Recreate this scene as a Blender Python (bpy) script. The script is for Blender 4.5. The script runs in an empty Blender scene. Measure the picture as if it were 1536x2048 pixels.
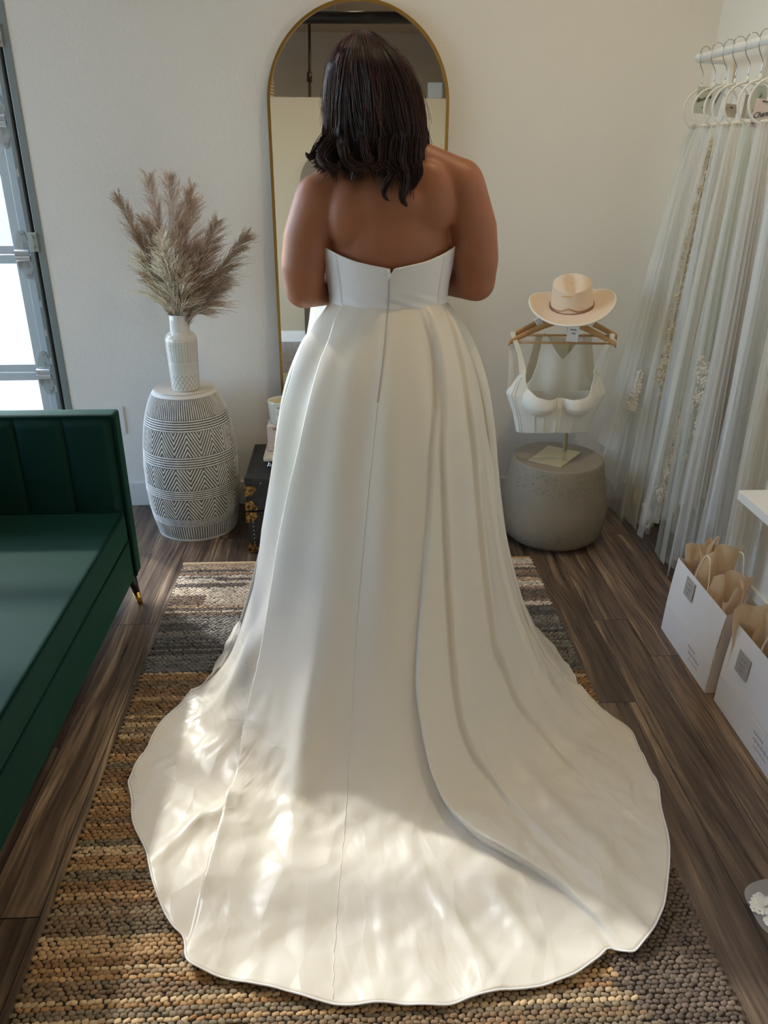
import bpy, bmesh, math, random
import numpy as np
from mathutils import Vector, Matrix, Euler, noise
random.seed(7); RNG=np.random.default_rng(7)
scene=bpy.context.scene; COL=scene.collection
PI=math.pi
# ---------------------------------------------------------------- helpers
def tag(o,label=None,cat=None,group=None,kind=None):
    if label: o['label']=label
    if cat: o['category']=cat
    if group: o['group']=group
    if kind: o['kind']=kind
    return o
def thing(name,loc,label,cat,group=None):
    e=bpy.data.objects.new(name,None); e.empty_display_size=.05; COL.objects.link(e); e.location=loc
    return tag(e,label,cat,group)
def wm(o):
    m=Matrix.LocRotScale(o.location,o.rotation_euler,o.scale)
    return (wm(o.parent)@o.matrix_parent_inverse@m) if o.parent else m
def link(name,me,mat=None,parent=None,smooth=True,label=None):
    o=bpy.data.objects.new(name,me); COL.objects.link(o)
    if mat: 
        me.materials.clear(); me.materials.append(mat)
    if smooth is not None:
        me.polygons.foreach_set('use_smooth',[bool(smooth)]*len(me.polygons))
    if parent:
        o.parent=parent; o.matrix_parent_inverse=wm(parent).inverted()
    if label: o['label']=label
    me.update()
    return o
class MB:
    """collects vertices and faces of ONE mesh"""
    def __init__(s): s.v=[]; s.f=[]
    def add(s,v,f):
        n=len(s.v); s.v+= [tuple(p) for p in v]; s.f+=[tuple(i+n for i in q) for q in f]; return s
    def box(s,x0,x1,y0,y1,z0,z1,M=None):
        v=[(x,y,z) for x in(x0,x1) for y in(y0,y1) for z in(z0,z1)]
        if M: v=[M@Vector(p) for p in v]
        return s.add(v,[(0,1,3,2),(4,6,7,5),(0,4,5,1),(2,3,7,6),(0,2,6,4),(1,5,7,3)])
    def lathe(s,prof,seg=48,c=(0,0,0),M=None,cap=True):
        v=[];f=[]
        for (r,z) in prof:
            for i in range(seg):
                a=2*PI*i/seg; v.append((c[0]+r*math.cos(a),c[1]+r*math.sin(a),c[2]+z))
        n=len(prof)
        for j in range(n-1):
            for i in range(seg):
                k=(i+1)%seg; f.append((j*seg+i,j*seg+k,(j+1)*seg+k,(j+1)*seg+i))
        if cap:
            f.append(tuple(range(seg-1,-1,-1))); f.append(tuple((n-1)*seg+i for i in range(seg)))
        if M: v=[M@Vector(p) for p in v]
        return s.add(v,f)
    def tube(s,pts,r,seg=8,closed=False,cap=True):
        pts=[Vector(p) for p in pts]; n=len(pts)
        rs=r if hasattr(r,'__len__') else [r]*n
        v=[];f=[]; prev=None
        for i,p in enumerate(pts):
            if closed: t=(pts[(i+1)%n]-pts[i-1])
            else: t=pts[min(i+1,n-1)]-pts[max(i-1,0)]
            if t.length<1e-9: t=Vector((0,0,1))
            t.normalize()
            if prev is None:
                a=Vector((0,0,1)) if abs(t.z)<.9 else Vector((1,0,0)); u=t.cross(a).normalized()
            else: u=(prev-t*prev.dot(t)).normalized()
            prev=u; w=t.cross(u)
            for k in range(seg):
                a=2*PI*k/seg; v.append(p+(u*math.cos(a)+w*math.sin(a))*rs[i])
        m=n if closed else n-1
        for i in range(m):
            j=(i+1)%n
            for k in range(seg):
                l=(k+1)%seg; f.append((i*seg+k,i*seg+l,j*seg+l,j*seg+k))
        if not closed and cap:
            f.append(tuple(range(seg-1,-1,-1))); f.append(tuple((n-1)*seg+i for i in range(seg)))
        return s.add(v,f)
    def ell(s,c,r,M=None,seg=24,rings=14):
        v=[(0,0,-1)];f=[]
        for j in range(1,rings):
            a=-PI/2+PI*j/rings
            for i in range(seg):
                b=2*PI*i/seg; v.append((math.cos(a)*math.cos(b),math.cos(a)*math.sin(b),math.sin(a)))
        v.append((0,0,1))
        for i in range(seg): f.append((0,1+(i+1)%seg,1+i))
        for j in range(rings-2):
            for i in range(seg):
                k=(i+1)%seg; f.append((1+j*seg+i,1+j*seg+k,1+(j+1)*seg+k,1+(j+1)*seg+i))
        b=1+(rings-2)*seg
        for i in range(seg): f.append((b+i,b+(i+1)%seg,len(v)-1))
        out=[]
        for p in v:
            q=Vector((p[0]*r[0],p[1]*r[1],p[2]*r[2]))
            if M: q=M@q
            out.append(q+Vector(c))
        return s.add(out,f)
    def limb(s,pts,rs,seg=20):
        s.tube(pts,rs,seg)
        for p,r in ((pts[0],rs[0]),(pts[-1],rs[-1])): s.ell(p,(r,r,r),seg=16,rings=10)
        for p,r in list(zip(pts,rs))[1:-1]: s.ell(p,(r*.99,)*3,seg=16,rings=10)
        return s
    def grid(s,fn,nu,nv,closeu=False):
        n=len(s.v); m=nu if closeu else nu+1
        v=[fn(i/nu,j/nv) for j in range(nv+1) for i in range(m)]
        f=[]
        for j in range(nv):
            for i in range(nu):
                k=(i+1)%m; f.append((j*m+i,j*m+k,(j+1)*m+k,(j+1)*m+i))
        return s.add(v,f)
    def poly(s,pts,n,th):
        """extrude a planar outline along vector n*th"""
        n=Vector(n)*th; k=len(pts)
        v=[Vector(p) for p in pts]+[Vector(p)+n for p in pts]
        f=[tuple(range(k-1,-1,-1)),tuple(range(k,2*k))]+[(i,(i+1)%k,k+(i+1)%k,k+i) for i in range(k)]
        return s.add(v,f)
    def mesh(s,name):
        me=bpy.data.meshes.new(name); me.from_pydata(s.v,[],s.f); me.update(); return me
    def build(s,name,mat,parent=None,smooth=False,bevel=0,label=None,fixn=True,seg=2,subd=0):
        me=s.mesh(name)
        if fixn or bevel:
            bm=bmesh.new(); bm.from_mesh(me)
            if fixn: bmesh.ops.recalc_face_normals(bm,faces=bm.faces)
            if bevel:
                es=[e for e in bm.edges if len(e.link_faces)==2 and e.calc_face_angle(0)>.6]
                bmesh.ops.bevel(bm,geom=es,offset=bevel,segments=seg,profile=.6,affect='EDGES',clamp_overlap=True)
            bm.to_mesh(me); bm.free()
        o=link(name,me,mat,parent,smooth,label)
        if smooth=='auto' or (bevel and smooth):
            pass
        if subd:
            m=o.modifiers.new('s','SUBSURF'); m.levels=subd; m.render_levels=subd
        return o
def npmesh(name,V,F,mat,parent=None,smooth=True,label=None,cols=None,colname='Col'):
    """V (n,3) float array, F (m,k) int array"""
    me=bpy.data.meshes.new(name); V=np.asarray(V,np.float32); F=np.asarray(F,np.int32); k=F.shape[1]
    me.vertices.add(len(V)); me.vertices.foreach_set('co',V.ravel())
    me.loops.add(F.size); me.loops.foreach_set('vertex_index',F.ravel())
    me.polygons.add(len(F)); me.polygons.foreach_set('loop_start',np.arange(0,F.size,k,dtype=np.int32)); me.polygons.foreach_set('loop_total',np.full(len(F),k,np.int32))
    me.update(calc_edges=True); me.validate()
    if cols is not None:
        a=me.color_attributes.new(colname,'FLOAT_COLOR','POINT'); c=np.ones((len(V),4),np.float32); c[:,:cols.shape[1]]=cols; a.data.foreach_set('color',c.ravel())
    return link(name,me,mat,parent,smooth,label)
def gridF(nv,nu,close=False):
    """faces for a (nv rows, nu cols) vertex grid"""
    j,i=np.meshgrid(np.arange(nv-1),np.arange(nu if close else nu-1),indexing='ij'); k=(i+1)%nu
    return np.stack([j*nu+i,j*nu+k,(j+1)*nu+k,(j+1)*nu+i],-1).reshape(-1,4)
def strands(paths,rad,seg=3):
    """paths (n,m,3), rad (n,m) or (m,) -> V,F of thin tubes"""
    P=np.asarray(paths,float); n,m,_=P.shape; R=np.broadcast_to(rad,(n,m))
    T=np.gradient(P,axis=1); T/=np.linalg.norm(T,axis=2,keepdims=True)+1e-9
    A=np.array([.3,.5,.81]); U=np.cross(T,A); U/=np.linalg.norm(U,axis=2,keepdims=True)+1e-9; W=np.cross(T,U)
    a=2*np.pi*np.arange(seg)/seg
    V=P[:,:,None,:]+R[:,:,None,None]*(U[:,:,None,:]*np.cos(a)[None,None,:,None]+W[:,:,None,:]*np.sin(a)[None,None,:,None])
    s,i,k=np.meshgrid(np.arange(n),np.arange(m-1),np.arange(seg),indexing='ij'); k2=(k+1)%seg; b=s*m*seg
    F=np.stack([b+i*seg+k,b+i*seg+k2,b+(i+1)*seg+k2,b+(i+1)*seg+k],-1).reshape(-1,4)
    return V.reshape(-1,3),F
def cat(pts,n):
    """Catmull-Rom resample"""
    P=[Vector(p) for p in pts]; P=[P[0]*2-P[1]]+P+[P[-1]*2-P[-2]]; out=[]; m=len(P)-3
    for i in range(n):
        u=i/(n-1)*m; k=min(int(u),m-1); t=u-k; a,b,c,d=P[k:k+4]
        out.append(.5*((2*b)+(c-a)*t+(2*a-5*b+4*c-d)*t*t+(3*b-a-3*c+d)*t**3))
    return out
def text(name,s,size,M,mat,parent,font=None,extr=.0004,shear=0,align='CENTER'):
    cu=bpy.data.curves.new(name,'FONT'); cu.body=s; cu.size=size; cu.extrude=extr; cu.align_x=align; cu.align_y='CENTER'; cu.shear=shear; cu.resolution_u=3
    t=bpy.data.objects.new('tmp',cu); COL.objects.link(t); bpy.context.view_layer.update()
    me=bpy.data.meshes.new_from_object(t.evaluated_get(bpy.context.evaluated_depsgraph_get()))
    bpy.data.objects.remove(t); bpy.data.curves.remove(cu); me.transform(M)
    return link(name,me,mat,parent,False)
def frame(o,x,y):
    """matrix with given origin, x axis and y axis"""
    x=Vector(x).normalized(); z=x.cross(Vector(y)).normalized(); y=z.cross(x)
    m=Matrix((x,y,z)).transposed().to_4x4(); m.translation=Vector(o); return m
# ---------------------------------------------------------------- materials
def S(r,g,b):
    f=lambda c:(c/255/12.92 if c/255<=.04045 else ((c/255+.055)/1.055)**2.4)
    return (f(r),f(g),f(b),1)
class NT:
    def __init__(s,name):
        s.m=bpy.data.materials.new(name); s.m.use_nodes=True; s.t=s.m.node_tree; s.n=s.t.nodes; s.b=s.n['Principled BSDF']; s.out=s.n['Material Output']
    def node(s,t,**k):
        n=s.n.new(t)
        for a,b in k.items(): setattr(n,a,b)
        return n
    def L(s,a,b): s.t.links.new(a,b)
    def set(s,n,k,v):
        if hasattr(v,'is_linked') or isinstance(v,bpy.types.NodeSocket): s.L(v,n.inputs[k])
        else: n.inputs[k].default_value=v
    def math(s,op,a,b=0,c=0,clamp=False):
        n=s.node('ShaderNodeMath',operation=op); n.use_clamp=clamp
        for i,v in enumerate((a,b,c)): s.set(n,i,v)
        return n.outputs[0]
    def coord(s,k='Object'): return s.node('ShaderNodeTexCoord').outputs[k]
    def pos(s): return s.node('ShaderNodeNewGeometry').outputs['Position']
    def map(s,v,sc=(1,1,1),rot=(0,0,0),loc=(0,0,0)):
        n=s.node('ShaderNodeMapping'); s.L(v,n.inputs[0]); n.inputs['Scale'].default_value=sc; n.inputs['Rotation'].default_value=rot; n.inputs['Location'].default_value=loc; return n.outputs[0]
    def noise(s,v,scale,detail=4,rough=.5,dist=0,out=0):
        n=s.node('ShaderNodeTexNoise'); s.L(v,n.inputs['Vector']); s.set(n,'Scale',scale); s.set(n,'Detail',detail); s.set(n,'Roughness',rough); s.set(n,'Distortion',dist); return n.outputs[out]
    def vor(s,v,scale,feature='F1',out='Distance'):
        n=s.node('ShaderNodeTexVoronoi',feature=feature); s.L(v,n.inputs['Vector']); s.set(n,'Scale',scale); return n.outputs[out]
    def ramp(s,f,stops,interp='LINEAR'):
        n=s.node('ShaderNodeValToRGB'); s.L(f,n.inputs[0]); e=n.color_ramp.elements; n.color_ramp.interpolation=interp
        while len(e)<len(stops): e.new(.5)
        for x,(p,c) in zip(e,stops): x.position=p; x.color=c if len(c)==4 else (*c,1)
        return n.outputs[0]
    def mix(s,f,a,b,mode='MIX'):
        n=s.node('ShaderNodeMix',data_type='RGBA',blend_type=mode); s.set(n,0,f); s.set(n,6,a); s.set(n,7,b); return n.outputs[2]
    def bump(s,h,st,dist=.01):
        n=s.node('ShaderNodeBump'); s.L(h,n.inputs['Height']); n.inputs['Strength'].default_value=st; n.inputs['Distance'].default_value=dist; s.L(n.outputs[0],s.b.inputs['Normal']); return n.outputs[0]
    def p(s,**k):
        N={'col':'Base Color','rough':'Roughness','metal':'Metallic','spec':'Specular IOR Level','sheen':'Sheen Weight','sheenr':'Sheen Roughness','sss':'Subsurface Weight','alpha':'Alpha','coat':'Coat Weight','emc':'Emission Color','ems':'Emission Strength','trans':'Transmission Weight','sheent':'Sheen Tint','aniso':'Anisotropic'}
        for a,b in k.items(): s.set(s.b,N[a],b)
        return s
def simple(name,col,rough=.5,**k):
    m=NT(name).p(col=col,rough=rough,**k)
    return m.m
SKY,SUN,WARM,EXPO=1.2,2.8,(60,26,50),.2
# wall paint: white emulsion with orange peel
def wallmat(name,col):
    w=NT(name); w.p(col=w.mix(w.noise(w.pos(),1.3,3),col,tuple(c*.965 for c in col[:3])+(1,)),rough=.75,spec=.25)
    h=w.math('ADD',w.noise(w.pos(),95,3,.6),w.math('MULTIPLY',w.noise(w.pos(),38,2),.7)); w.bump(h,.32,.0035); return w.m
M_wall=wallmat('wall_paint',S(242,239,232))
M_wallback=wallmat('rear_wall_dimmed_paint',S(184,171,146))  # darker tone also stands in for dimmer light on the white partition
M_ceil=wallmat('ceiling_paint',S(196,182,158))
M_trim=simple('trim_paint',S(233,231,226),.45)
M_white=simple('white_satin_paint',S(238,237,233),.4)
# laminate floor
def floormat():
    w=NT('laminate_floor'); P=w.pos(); sx=w.node('ShaderNodeSeparateXYZ'); w.L(P,sx.inputs[0]); X,Y=sx.outputs[0],sx.outputs[1]
    u=w.math('DIVIDE',w.math('ADD',X,5.03),.128); row=w.math('FLOOR',u); fx=w.math('FRACT',u)
    wn=w.node('ShaderNodeTexWhiteNoise',noise_dimensions='1D'); w.L(row,wn.inputs['W'])
    v=w.math('DIVIDE',w.math('ADD',w.math('ADD',Y,9),w.math('MULTIPLY',wn.outputs['Value'],1.2)),1.15); cy=w.math('FLOOR',v); fy=w.math('FRACT',v)
    idv=w.math('ADD',w.math('MULTIPLY',row,7.31),w.math('MULTIPLY',cy,3.17))
    wn2=w.node('ShaderNodeTexWhiteNoise',noise_dimensions='1D'); w.L(idv,wn2.inputs['W']); R=wn2.outputs['Value']
    cb=w.node('ShaderNodeCombineXYZ'); w.L(X,cb.inputs[0]); w.L(Y,cb.inputs[1]); w.L(w.math('MULTIPLY',R,37),cb.inputs[2])
    V=cb.outputs[0]
    warp=w.noise(w.map(V,(4,1.3,1)),1.0,2,.5,0,1)
    mx=w.node('ShaderNodeMix',data_type='VECTOR'); mx.inputs[0].default_value=.07; w.L(V,mx.inputs[4]); w.L(warp,mx.inputs[5]); VV=mx.outputs[1]
    g1=w.noise(w.map(VV,(28,1.5,1)),1,5,.6)       # broad streaks
    g2=w.noise(w.map(VV,(130,3.2,1)),1,4,.6)     # fine fibres
    wv=w.math('FRACT',w.math('MULTIPLY',w.noise(w.map(VV,(9,.9,1)),1,2,.4),9))
    c=w.ramp(g1,[(.30,S(66,52,43)),(.47,S(104,85,70)),(.58,S(132,110,88)),(.70,S(182,155,124))])
    c=w.mix(w.math('MULTIPLY',w.math('SUBTRACT',g2,.35,0,True),.9,0,True),c,S(50,40,34),'MULTIPLY') if False else w.mix(w.ramp(g2,[(.35,(.75,.75,.75)),(.6,(0,0,0))]),c,S(55,44,37))
    c=w.mix(w.math('MULTIPLY',w.ramp(wv,[(0,(1,1,1)),(.22,(0,0,0)),(.9,(0,0,0)),(1,(1,1,1))]),.35),c,S(60,48,40))
    hs=w.node('ShaderNodeHueSaturation'); w.L(c,hs.inputs['Color']); w.L(w.math('ADD',w.math('MULTIPLY',R,.62),.78),hs.inputs['Value']); hs.inputs['Saturation'].default_value=.95
    ex=w.math('MINIMUM',fx,w.math('SUBTRACT',1,fx)); ey=w.math('MINIMUM',fy,w.math('SUBTRACT',1,fy))
    gap=w.math('MAXIMUM',w.math('LESS_THAN',ex,.010),w.math('LESS_THAN',ey,.0014))
    w.p(col=w.mix(gap,hs.outputs[0],S(28,22,18)),rough=w.ramp(g2,[(0,(.20,)*3),(1,(.40,)*3)]),spec=.5)
    w.bump(w.math('SUBTRACT',w.math('MULTIPLY',g2,.45),gap),.45,.0015); return w.m
M_floor=floormat()
def clothmat(name,col,tr=.12,rough=.42,bump=.0,sheen=.15,spec=.45):
    w=NT(name); w.p(col=col,rough=rough,sheen=sheen,spec=spec)
    tn=w.node('ShaderNodeBsdfTranslucent'); tn.inputs[0].default_value=col
    mx=w.node('ShaderNodeMixShader'); mx.inputs[0].default_value=tr; w.L(w.b.outputs[0],mx.inputs[1]); w.L(tn.outputs[0],mx.inputs[2]); w.L(mx.outputs[0],w.out.inputs[0])
    return w
_w=clothmat('ivory_satin',S(228,221,207),.10,.36,spec=.5)
a=_w.node('ShaderNodeAttribute'); a.attribute_name='crease'
_h=_w.math('MULTIPLY',_w.math('ADD',_w.noise(_w.map(_w.pos(),(6,4,6)),1,3,.5,.8),_w.math('MULTIPLY',_w.vor(_w.map(_w.pos(),(9,5.5,9)),1,'DISTANCE_TO_EDGE'),-.7)),a.outputs['Fac'])
_bn=_w.bump(_h,.55,.03)
M_satin=_w.m
M_satin2=clothmat('ivory_satin_bodice',S(236,233,232),.05,.38).m
M_thread=simple('seam_thread',S(228,222,210),.6)
M_zip=simple('zipper_coil',S(168,162,156),.5)
M_ziphandle=simple('zipper_pull',S(225,224,222),.3)
def skin():
    w=NT('skin'); n=w.noise(w.coord(),14,4); m2=w.vor(w.map(w.coord(),(9,9,9)),1)
    w.p(col=w.mix(w.math('LESS_THAN',m2,.018),w.mix(n,S(166,108,77),S(150,95,65)),S(110,62,44)),rough=.48,sss=.12,spec=.4); w.b.inputs['Subsurface Radius'].default_value=(.02,.008,.004)
    w.bump(w.noise(w.coord(),260,2),.08,.001); return w.m
M_skin=skin()
def hair():
    w=NT('dark_auburn_hair'); a=w.node('ShaderNodeAttribute'); a.attribute_name='Col'
    w.p(col=a.outputs['Color'],rough=.36,spec=.3); return w.m
M_hair=hair()
M_eye=simple('eye_white',S(235,230,225),.2); M_iris=simple('iris',S(60,38,24),.2); M_lip=simple('lips',S(168,88,84),.4)
def velvet():
    w=NT('green_velvet'); n=w.noise(w.map(w.coord(),(3,9,6)),1,5,.6); n2=w.noise(w.coord(),400,2)
    w.p(col=w.mix(n,S(6,36,30),S(13,50,42)),rough=.7,sheen=.4,sheenr=.4,spec=.15,sheent=S(70,140,118)); w.bump(w.math('ADD',n,w.math('MULTIPLY',n2,.15)),.22,.006); return w.m
M_velvet=velvet(); M_piping=simple('dark_green_piping',S(4,38,30),.85,spec=.1)
M_blackwood=simple('black_lacquered_wood',S(28,24,24),.35); M_brass=simple('polished_brass',S(226,186,96),.22,metal=1)
M_brushed=simple('brushed_brass',S(176,140,74),.38,metal=1)
_w=NT('mirror_glass').p(col=(.93,.93,.91,1),rough=.012,metal=1); M_mirror=_w.m
def carved():
    w=NT('whitewashed_carved_wood'); a=w.node('ShaderNodeAttribute'); a.attribute_name='Col'
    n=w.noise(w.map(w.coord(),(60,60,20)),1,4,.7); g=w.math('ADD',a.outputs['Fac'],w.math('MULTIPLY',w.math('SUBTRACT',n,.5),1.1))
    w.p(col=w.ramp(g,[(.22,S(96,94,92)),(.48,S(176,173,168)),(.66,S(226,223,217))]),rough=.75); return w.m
M_carved=carved()
_w=NT('whitewashed_top'); _w.p(col=_w.mix(_w.noise(_w.coord(),12,4),S(222,214,202),S(205,195,182)),rough=.7); M_drumtop=_w.m
_w=NT('crackle_glaze'); a=_w.node('ShaderNodeAttribute'); a.attribute_name='Col'
_w.p(col=_w.mix(a.outputs['Fac'],S(176,176,168),S(222,220,212)),rough=.18,coat=.4); M_vase=_w.m
M_vaseneck=simple('pale_glaze',S(226,224,218),.15,coat=.4)
_w=NT('pampas_fibre'); a=_w.node('ShaderNodeAttribute'); a.attribute_name='Col'; _w.p(col=a.outputs['Color'],rough=.8)
tn=_w.node('ShaderNodeBsdfTranslucent'); _w.L(a.outputs['Color'],tn.inputs[0]); mx=_w.node('ShaderNodeMixShader'); mx.inputs[0].default_value=.3; _w.L(_w.b.outputs[0],mx.inputs[1]); _w.L(tn.outputs[0],mx.inputs[2]); _w.L(mx.outputs[0],_w.out.inputs[0]); M_pampas=_w.m
_w=NT('black_trunk_hide'); n=_w.noise(_w.coord(),30,5,.7); _w.p(col=_w.ramp(n,[(.3,S(20,22,24)),(.7,S(46,47,48))]),rough=.5); _w.bump(_w.noise(_w.coord(),180,3),.3,.002); M_trunk=_w.m
_w=NT('worn_brass'); n=_w.noise(_w.coord(),70,4,.7); _w.p(col=_w.ramp(n,[(.42,S(52,38,24)),(.6,S(190,150,88))]),rough=.45,metal=.8); M_wornbrass=_w.m
_w=NT('marble'); n=_w.noise(_w.coord(),18,5,.6,2); _w.p(col=_w.ramp(n,[(.35,S(235,228,214)),(.62,S(222,211,192)),(.7,S(198,184,162))]),rough=.25); M_marble=_w.m
M_book=simple('blush_book_cloth',S(222,204,196),.6); M_ink=simple('brown_ink',S(110,56,40),.6); M_black=simple('black_ink',S(30,28,30),.6); M_greyink=simple('grey_ink',S(140,134,130),.6)
M_candle=simple('cream_glass_jar',S(226,222,200),.18,coat=.3); M_wax=simple('candle_wax',S(226,204,150),.5,sss=.2); M_label=simple('white_label',S(240,239,234),.55)
def concrete():
    w=NT('polished_concrete'); P=w.coord(); sx=w.node('ShaderNodeSeparateXYZ'); w.L(P,sx.inputs[0])
    n=w.noise(P,9,5,.6); pit=w.vor(P,150); band=w.math('ADD',w.math('MULTIPLY',w.math('COMPARE',sx.outputs[2],.31,.05),1),w.math('COMPARE',sx.outputs[2],.06,.035)); msk=w.noise(P,40,2)
    pits=w.math('MULTIPLY',w.math('MULTIPLY',w.math('LESS_THAN',pit,.24),band),w.math('GREATER_THAN',msk,.47))
    w.p(col=w.mix(pits,w.mix(n,S(130,122,106),S(160,149,129)),S(62,58,52)),rough=.5,spec=.4); w.bump(w.math('SUBTRACT',w.math('MULTIPLY',n,.3),pits),.4,.003); return w.m
M_conc=concrete(); M_conctop=simple('concrete_top',S(150,139,124),.5)
M_champ=simple('champagne_metal',S(206,196,160),.35,metal=.35)
_w=NT('felt'); _w.p(col=_w.mix(_w.noise(_w.coord(),260,3),S(236,213,186),S(226,200,172)),rough=.9,sheen=.4); M_felt=_w.m
M_ribbon=simple('ivory_ribbon',S(240,234,216),.5); M_chain=simple('copper_chain',S(176,120,92),.35,metal=.8)
_w=NT('beech_wood'); _w.p(col=_w.mix(_w.noise(_w.map(_w.coord(),(6,40,60)),1,4),S(206,160,104),S(182,134,82)),rough=.4,coat=.2); M_beech=_w.m
M_crepe=clothmat('ivory_crepe',S(246,242,230),.12,.5).m; M_lining=clothmat('cream_lining',S(232,222,196),.1,.4).m
def tulle(name,col,op):
    w=NT(name); tr=w.node('ShaderNodeBsdfTransparent'); d=w.node('ShaderNodeBsdfDiffuse'); d.inputs[0].default_value=col; tl=w.node('ShaderNodeBsdfTranslucent'); tl.inputs[0].default_value=col
    m1=w.node('ShaderNodeMixShader'); m1.inputs[0].default_value=.4; w.L(d.outputs[0],m1.inputs[1]); w.L(tl.outputs[0],m1.inputs[2])
    m2=w.node('ShaderNodeMixShader'); m2.inputs[0].default_value=op; w.L(tr.outputs[0],m2.inputs[1]); w.L(m1.outputs[0],m2.inputs[2]); w.L(m2.outputs[0],w.out.inputs[0]); return w.m
M_tulle=[tulle('ivory_tulle',S(244,240,230),.34),tulle('white_tulle',S(246,246,244),.33),tulle('blush_tulle',S(246,243,238),.33),tulle('green_white_tulle',S(240,240,232),.30),tulle('champagne_tulle',S(222,204,178),.3)]
M_lace=clothmat('lace_thread',S(248,244,234),.15,.6).m; M_lace2=clothmat('champagne_lace',S(228,216,188),.2,.6).m
M_chrome=simple('chrome_wire',S(190,190,192),.18,metal=1); M_ring=simple('white_plastic',S(240,236,226),.3)
M_tagg=simple('sage_card',S(196,200,186),.6); M_tagb=simple('pale_blue_card',S(214,222,222),.6); M_tagk=simple('kraft_card',S(196,184,168),.6); M_tagp=simple('blush_card',S(230,214,208),.6)
_w=NT('white_bag_paper'); _w.p(col=S(240,240,242),rough=.6); _w.bump(_w.noise(_w.map(_w.coord(),(9,9,9)),1,4,.6,1.5),.3,.006); M_bag=_w.m
M_bagend=simple('bag_gusset_paper',S(232,222,214),.6)
_w=clothmat('kraft_tissue',S(238,212,178),.35,.7); _w.bump(_w.noise(_w.map(_w.coord(),(16,16,16)),1,3,.6,1),.5,.006); M_tissue=_w.m
M_card=simple('grey_card',S(176,170,168),.6); M_handle=simple('paper_cord',S(236,226,206),.7)
M_alu=simple('anodised_aluminium',S(212,224,230),.4,metal=.25); M_alud=simple('galvanised_steel',S(150,158,158),.42,metal=.45); M_zinc=simple('zinc_hinge',S(216,222,224),.28,metal=.5); M_rubber=simple('rubber_seal',S(36,38,42),.6)
_w=NT('door_glass'); tr=_w.node('ShaderNodeBsdfTransparent'); tr.inputs[0].default_value=(.97,.99,.985,1); gl=_w.node('ShaderNodeBsdfGlossy'); gl.inputs['Roughness'].default_value=.02; mx=_w.node('ShaderNodeMixShader'); mx.inputs[0].default_value=.06; _w.L(tr.outputs[0],mx.inputs[1]); _w.L(gl.outputs[0],mx.inputs[2]); _w.L(mx.outputs[0],_w.out.inputs[0]); M_glass=_w.m
_w=NT('deck_boards'); sx=_w.node('ShaderNodeSeparateXYZ'); _w.L(_w.pos(),sx.inputs[0]); f=_w.math('FRACT',_w.math('DIVIDE',_w.math('ADD',sx.outputs[1],20),.14)); _w.p(col=_w.mix(_w.math('LESS_THAN',f,.06),_w.mix(_w.noise(_w.map(_w.pos(),(1.5,20,1)),1,4),S(236,214,204),S(222,196,184)),S(150,120,110)),rough=.7); M_deck=_w.m
M_duct=simple('black_duct_paint',S(26,26,28),.4); M_pipe=simple('dark_pipe',S(60,50,40),.4,metal=.5)
M_arch=simple('bronze_arch_mirror',S(120,108,92),.3,metal=.7)
M_gold=simple('gold_foil',S(222,176,60),.25,metal=1)
_w=NT('lamp_lens'); _w.p(col=(1,1,1,1),emc=(1,.82,.58,1),ems=18); M_lamp=_w.m
_w=NT('clear_film'); tr=_w.node('ShaderNodeBsdfTransparent'); gl=_w.node('ShaderNodeBsdfDiffuse'); gl.inputs[0].default_value=S(230,230,228); mx=_w.node('ShaderNodeMixShader'); mx.inputs[0].default_value=.3; _w.L(tr.outputs[0],mx.inputs[1]); _w.L(gl.outputs[0],mx.inputs[2]); _w.L(mx.outputs[0],_w.out.inputs[0]); M_film=_w.m
def rugmat():
    w=NT('woven_leather_strips'); a=w.node('ShaderNodeAttribute'); a.attribute_name='Col'; n=w.noise(w.pos(),120,3)
    w.p(col=w.mix(w.math('MULTIPLY',n,.35),a.outputs['Color'],S(60,48,38),'MIX'),rough=.62,spec=.35); w.bump(n,.25,.002); return w.m
M_rug=rugmat(); M_rugbase=simple('black_cotton_warp',S(26,22,20),.9); M_rugedge=simple('tan_rug_binding',S(206,170,122),.7)
# ---------------------------------------------------------------- room shell
XL,XR,YB,YP,YE,ZC=-4.4,1.43,3.375,-1.8,-5.2,3.5
def struct(name,mb,mat,parent=None,**k):
    o=mb.build(name,mat,parent,**k)
    if not parent: o['kind']='structure'
    return o
struct('floor',MB().box(XL-.1,XR+.1,YE,YB+.1,-.06,0),M_floor)
DZ=3.07
w=MB(); w.box(-1.207,XR+.1,YB,YB+.16,0,ZC); w.box(XL,-1.207,YB,YB+.16,DZ,ZC)
struct('wall_back',w,M_wall)
struct('wall_right',MB().box(XR,XR+.1,YE,YB,0,ZC),M_wall)
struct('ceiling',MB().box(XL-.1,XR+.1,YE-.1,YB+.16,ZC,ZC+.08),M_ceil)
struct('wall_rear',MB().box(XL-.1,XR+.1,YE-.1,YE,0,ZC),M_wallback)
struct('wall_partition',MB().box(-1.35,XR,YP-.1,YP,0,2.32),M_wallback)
struct('baseboard_back',MB().box(-1.2,XR,YB-.012,YB,0,.112),M_trim,bevel=.002)
struct('baseboard_right',MB().box(XR-.012,XR,YP,YB-.012,0,.112),M_trim,bevel=.002)
struct('baseboard_partition',MB().box(-1.33,XR-.02,YP,YP+.012,0,.112),M_trim)
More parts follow.
